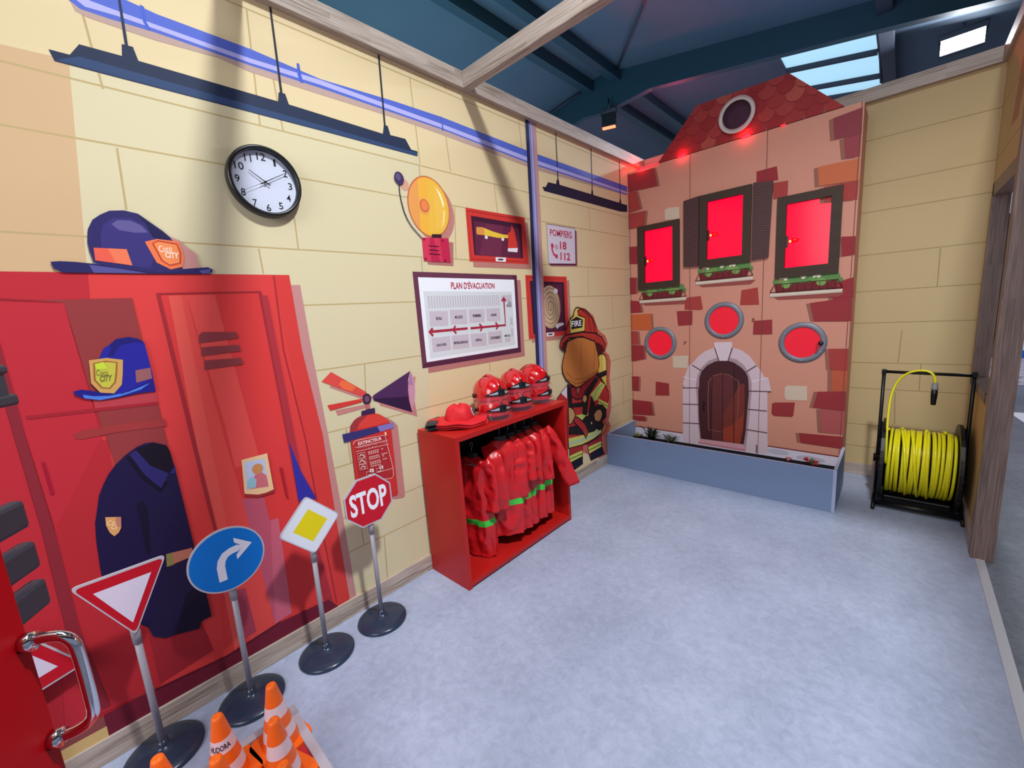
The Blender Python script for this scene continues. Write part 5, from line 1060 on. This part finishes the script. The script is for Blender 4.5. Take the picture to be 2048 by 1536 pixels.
q = Print(PL_L, 0.0066); ce = Vector((sum(p[0] for p in TT)/3, sum(p[1] for p in TT)/3))
q.p([tuple(ce+(Vector(p)-ce)*0.92) for p in TT], (186,14,36)); q.p([tuple(ce+(Vector(p)-ce)*0.42) for p in TT], (214,206,226)); q.build('sign_face', ts)
MB().box((-0.04, -0.06, -0.51), (-0.001, -0.04, 0.04), POLE).build('post', ts)

# ---------------------------------------------------------------- cones on the low red tray
tr = thing('tray_table', 'low red tray with a pale rim carrying orange cones', 'tray', (0.85, 0.0, 0))
TRD = mat((196, 40, 54), 0.5); TRR = mat((186, 182, 196), 0.45)
MB().box((-0.335, -0.36, 0.0), (0.9, 0.335, 0.138), TRD).build('deck', tr, bevel=0.002)
for a, b in (((-0.36,-0.36,0.0),(-0.33,0.36,0.150)), ((-0.36,0.33,0.0),(0.9,0.36,0.150))): MB().box(a, b, TRR).build('rim', tr, bevel=0.003)
MB().box((-0.362, 0.315, 0.1505), (-0.315, 0.362, 0.1525), mat((176,184,196), 0.3, 0.3)).build('corner_plate', tr)
OR = mat((255, 112, 26), 0.42, 0, 0.45, name='cone_orange'); CW = mat((236, 216, 226), 0.45)
def make_cone():
    t = thing('toy_traffic_cone', 'x', 'cone')
    bp = []
    for k in range(4):
        a = PI/4 + k*PI/2
        for d_ in (-0.22, -0.07, 0.07, 0.22): bp.append((0.098*math.cos(a+d_)*(1 if abs(d_) < 0.1 else 0.955), 0.098*math.sin(a+d_)*(1 if abs(d_) < 0.1 else 0.955)))
    MB().extrude(bp, lambda u, v, d: (u, v, d), 0.0, 0.010, OR).build('base', t, bevel=0.002)
    R_ = lambda h: 0.058 - 0.041*(h/0.22)
    seg = [(0.010,0.040,OR),(0.040,0.078,CW),(0.078,0.118,OR),(0.118,0.160,CW),(0.160,0.222,OR)]
    m = MB()
    for a, b, mm in seg: m.lathe([(R_(a), a), (R_(b), b)], mm, n=36, cap=False)
    m.lathe([(R_(0.222), 0.222), (R_(0.228)*0.93, 0.229), (0.009, 0.2305), (0.0, 0.2275)], OR, n=36, cap=False)
    m.build('cone_body', t)
    return t
c0 = make_cone(); DK2 = pr(40, 26, 50)
for i, (x, y, rot, lab) in enumerate(((0.592,0.281,0.2,'orange and white toy cone at the far corner of the tray, tallest in view'), (0.740,0.243,0.35,'orange and white toy cone standing just in front of the far-corner one'), (0.581,0.129,0.15,'orange and white toy cone with HUDORA lettering'),
        (0.735,0.094,0.5,'orange cone in front of the lettered one, cut off by the picture edge'), (0.597,-0.019,0.3,'orange cone nearest the give-way sign base'), (0.905,0.215,0.4,'orange cone nearest the camera, only its tip showing'))):
    c = c0 if i == 0 else dup(c0)
    c.location = (x, y, 0.138); c.rotation_euler = (0, 0, rot); c['label'] = lab; c['group'] = 'toy cones on the tray'
    if i == 2:
        V, Fc = text_mesh('HUDORA', 0.02, 0.0); r1, r2 = 0.058-0.041*(0.129/0.22), 0.058-0.041*(0.148/0.22)
        def wrap(x_, y_):
            h = 0.130+0.017*y_; r = 0.058-0.041*(h/0.22)+0.0006; a = -1.28 + (x_)*1.75 - 0.15
            return (r*math.cos(a), r*math.sin(a), h)
        MB().add([wrap(a_, b_) for a_, b_ in V], Fc, DK2).build('lettering', c)

# ---------------------------------------------------------------- red door leaf with chrome pull at the left edge
D0 = Vector((1.089, -0.118)); U = Vector((0.867, -0.498)); N_ = Vector((0.498, 0.867))
rd = thing('red_door', 'glossy red door leaf with a chrome pull handle at the left picture edge', 'door', (D0.x, D0.y, 0))
RDM = mat((158, 0, 12), 0.5, 0, 0.12, name='door_red')
def dl(s_, n_, z): return (U.x*s_ + N_.x*n_, U.y*s_ + N_.y*n_, z)
def dbox(m, s0, s1, n0, n1, z0, z1, mm):
    return m.add([dl(s0,n0,z0), dl(s1,n0,z0), dl(s1,n1,z0), dl(s0,n1,z0), dl(s0,n0,z1), dl(s1,n0,z1), dl(s1,n1,z1), dl(s0,n1,z1)], [(0,3,2,1),(4,5,6,7),(0,1,5,4),(1,2,6,5),(2,3,7,6),(3,0,4,7)], mm)
dbox(MB(), 0.0, 0.62, -0.022, 0.0, 0.0, 1.9, RDM).build('leaf', rd, bevel=0.003)
CHR = mat((214, 214, 222), 0.10, 1.0, name='chrome')
hp = [dl(0.012, 0.0, 1.092), dl(0.012, 0.030, 1.095), dl(0.012, 0.052, 1.090), dl(0.012, 0.062, 1.075), dl(0.012, 0.064, 1.05), dl(0.012, 0.064, 0.96), dl(0.012, 0.062, 0.937), dl(0.012, 0.050, 0.922), dl(0.012, 0.030, 0.914), dl(0.012, 0.0, 0.912)]
hm = MB(); sm_ = []
for i in range(len(hp)-1):
    for k in range(4): sm_.append(Vector(hp[i]).lerp(Vector(hp[i+1]), k/4))
sm_.append(Vector(hp[-1]))
for _ in range(3): sm_ = [sm_[0]] + [(sm_[i-1]+sm_[i]*2+sm_[i+1])/4 for i in range(1, len(sm_)-1)] + [sm_[-1]]
hm.tube(sm_, 0.0086, CHR, 20)
for z in (1.092, 0.912): hm.cyl(dl(0.012, 0.0, z), dl(0.012, 0.016, z), 0.0145, CHR, 24)
hm.build('handle', rd)
RUB = mat((44, 46, 58), 0.42, 0, 0.4)
for i, (z, w_) in enumerate(((1.256, 0.0), (1.177, 0.0), (1.102, 0.0))):
    m = MB(); o_ = Vector((0.935-1.089, -0.085+0.118))
    def bl(s_, n_, z_): return (o_.x + U.x*s_ + N_.x*n_, o_.y + U.y*s_ + N_.y*n_, z_)
    b = MB(); b.bbox((0.012, -0.03, z-0.027), (0.30, -0.004, z+0.027), RUB, 0.008, xf=Matrix(((U.x, N_.x, 0, o_.x), (U.y, N_.y, 0, o_.y), (0, 0, 1, 0), (0, 0, 0, 1))))
    b.build('rubber_block', rd)
XF = Matrix(((U.x, N_.x, 0, -0.154), (U.y, N_.y, 0, 0.042), (0, 0, 1, 0), (0, 0, 0, 1)))
b = MB(); b.bbox((0.0, -0.03, 1.452), (0.25, 0.008, 1.472), RUB, 0.005, xf=XF); b.bbox((0.01, -0.02, 1.462), (0.25, 0.004, 1.515), RUB, 0.004, xf=XF); b.bbox((0.006, -0.03, 1.508), (0.25, 0.008, 1.524), RUB, 0.005, xf=XF)
b.build('rubber_clamp', rd)
dbox(MB(), 0.10, 0.14, -0.10, -0.022, 1.0, 1.6, RUB).build('bracket', rd)

# ---------------------------------------------------------------- hose reel
FR = mat((11, 12, 15), 0.38, 0, 0.35, name='reel_black'); HY = mat((222, 212, 22), 0.32, 0, 0.45, name='hose_yellow')
hrl = thing('hose_reel', 'black hose reel wound with bright yellow hose beside the right-hand wall', 'hose reel', (2.235, 3.98, 0))
CY, CZ = 0.0, 0.305
for i, sx_ in enumerate((-0.190, 0.190)):
    m = MB(); prof = []
    n = 40
    pts = [(0.30*math.cos(2*PI*k/n), 0.30*math.sin(2*PI*k/n)) for k in range(n)]
    m.extrude(pts, lambda u, v, d: (sx_+d, CY+u, CZ+v), -0.010, 0.010, FR)
    for k in range(8):
        a = k*PI/4; m.tube([(sx_+(0.012 if i else -0.012), CY+0.05*math.cos(a), CZ+0.05*math.sin(a)), (sx_+(0.012 if i else -0.012), CY+0.28*math.cos(a), CZ+0.28*math.sin(a))], 0.010, FR, 6)
    m.build('flange', hrl)
MB().cyl((-0.24, CY, CZ), (0.235, CY, CZ), 0.03, FR).build('axle', hrl)
m = MB(); m.cyl((-0.18, CY, CZ), (0.18, CY, CZ), 0.205, FR, 40); m.build('drum', hrl)
random.seed(9); hose = []; T_ = 25
for k in range(T_*28+1):
    a = 2*PI*k/28; f = k/(T_*28); wob = 0.006*math.sin(a*0.37)+0.004*math.sin(a*0.91+1)
    hose.append((-0.168+0.336*f + wob*(1 if 0.03 < f < 0.97 else 0), CY+(0.222+0.003*math.sin(a*0.23))*math.sin(a), CZ+(0.222+0.003*math.sin(a*0.23))*math.cos(a)))
hm = MB().tube(hose, 0.0086, HY, 8)
for j in range(3):     # looser turns lying across the others
    st = -0.10+0.09*j; pp = []
    for k in range(29):
        a = 2*PI*k/28; pp.append((st + 0.045*math.sin(a*0.5+j), CY+0.236*math.sin(a), CZ+0.236*math.cos(a)))
    hm.tube(pp, 0.0088, HY, 8)
# free end over the handle bar
fe = [(-0.170, -0.222, 0.34), (-0.172, -0.20, 0.46), (-0.178, -0.12, 0.60), (-0.176, -0.03, 0.78), (-0.150, -0.005, 0.88), (-0.11, -0.004, 0.945), (-0.05, -0.014, 0.972), (0.0, -0.022, 0.975), (0.03, -0.03, 0.955), (0.042, -0.03, 0.92), (0.044, -0.03, 0.89)]
fs = []
for i in range(len(fe)-1):
    for k in range(4): fs.append(Vector(fe[i]).lerp(Vector(fe[i+1]), k/4))
fs.append(Vector(fe[-1]))
for _ in range(6): fs = [fs[0]] + [(fs[i-1]+fs[i]*2+fs[i+1])/4 for i in range(1, len(fs)-1)] + [fs[-1]]
hm.tube(fs, 0.0072, HY, 10)
hm.build('hose', hrl)
m = MB(); m.lathe([(0.013,0.0),(0.016,-0.004),(0.016,-0.03),(0.018,-0.032),(0.018,-0.048),(0.014,-0.05)], mat((120,120,124), 0.4), c=(0.044,-0.03,0.892), n=20)
m.lathe([(0.016,0.0),(0.017,-0.03),(0.013,-0.10),(0.011,-0.102),(0.0,-0.102)], FR, c=(0.044,-0.03,0.842), n=20); m.build('nozzle', hrl)
m = MB()
for x in (-0.218, 0.222): m.tube([(x, -0.0, 0.06), (x, -0.0, 0.955)], 0.0105, FR, 12)
m.tube([(-0.218, 0, 0.955), (0.222, 0, 0.945)], 0.0105, FR, 12)
for x in (-0.218, 0.222): m.bbox((x-0.013, -0.016, 0.935), (x+0.013, 0.016, 0.972), FR, 0.004)
m.tube([(-0.218, -0.27, 0.012), (-0.218, 0.0, 0.06), (-0.218, 0.27, 0.012)], 0.011, FR, 10); m.tube([(0.222, -0.27, 0.012), (0.222, 0.0, 0.06), (0.222, 0.27, 0.012)], 0.011, FR, 10)
m.tube([(-0.218, -0.20, 0.035), (0.222, -0.20, 0.035)], 0.02, FR, 10)
m.bbox((-0.175, -0.12, 0.012), (0.175, 0.16, 0.07), FR, 0.01)
m.build('frame', hrl)

# ---------------------------------------------------------------- glimpse outside the opening on the right
b = thing('blue_barrier', 'bright blue barrier banner beyond the timber post at the right edge', 'barrier', (4.9, 12.75, 0))
MB().box((-1.25, -0.02, 0.0), (1.25, 0.02, 0.56), mat((10, 96, 190), 0.5)).build('panel', b); q = Print(lambda u, v, d: (u, -0.02-d, v), 0.001); q.p([(-1.16,0.27),(-0.98,0.12),(-0.80,0.27),(-0.98,0.42)], (214,226,240)); q.build('mark', b)
rc = thing('steel_railing', 'white-barred railing above the blue banner at the right edge', 'railing', (4.9, 12.95, 0))
for z in (0.68, 0.86, 1.04): MB().cyl((-1.3, 0, z), (1.3, 0, z), 0.018, mat((200,204,214), 0.4), 8).build('bar', rc)
for x in (-1.3, 0.0, 1.3): MB().cyl((x, 0, 0), (x, 0, 1.06), 0.03, mat((60,62,70), 0.4), 8).build('post', rc)
cm = bpy.data.materials.new('cobbles'); cm.use_nodes = True; nt = cm.node_tree
vo = nt.nodes.new('ShaderNodeTexVoronoi'); vo.feature = 'DISTANCE_TO_EDGE'; vo.inputs['Scale'].default_value = 4.5
tc = nt.nodes.new('ShaderNodeTexCoord'); nt.links.new(tc.outputs['Object'], vo.inputs['Vector'])
mr = nt.nodes.new('ShaderNodeMapRange'); mr.inputs[2].default_value = 0.08; nt.links.new(vo.outputs['Distance'], mr.inputs[0])
mx = nt.nodes.new('ShaderNodeMix'); mx.data_type = 'RGBA'; mx.inputs[6].default_value = (0.12,0.10,0.13,1); mx.inputs[7].default_value = (0.42,0.38,0.45,1)
nt.links.new(mr.outputs[0], mx.inputs[0]); nt.links.new(mx.outputs[2], nt.nodes['Principled BSDF'].inputs['Base Color'])
tag(MB().box((2.6, 9.4, 0.0), (7.0, 12.7, 0.004), cm).build('cobble_mat'), 'grey-lilac cobble patterned floor strip in the hall beyond the post', 'floor mat')
q = Print(lambda u, v, d: (u, v, d), 0.0005); q.p([(3.08,7.45),(3.60,7.45),(3.16,6.7)], (216,220,228)); tag(q.build('floor_arrow'), 'white triangular floor marking seen past the timber post, the upper one', 'floor marking', 'white floor markings')
q = Print(lambda u, v, d: (u, v, d), 0.0005); q.p([(2.86,6.75),(2.96,6.3),(2.84,6.3)], (216,220,228)); tag(q.build('floor_arrow'), 'small white floor marking just past the timber post, lower one', 'floor marking', 'white floor markings')
bd = thing('dark_booth', 'dark hall booth with a purple drape seen through the opening in the right-hand wall', 'booth', (4.0, 17.0, 0))
MB().box((-1.6, -0.1, 0), (4.0, 0.1, 3.2), mat((34, 30, 40), 0.7)).build('wall_panel', bd); MB().box((-1.6, -0.16, 0.9), (-0.9, -0.1, 3.0), mat((50, 20, 100), 0.7)).build('drape', bd)
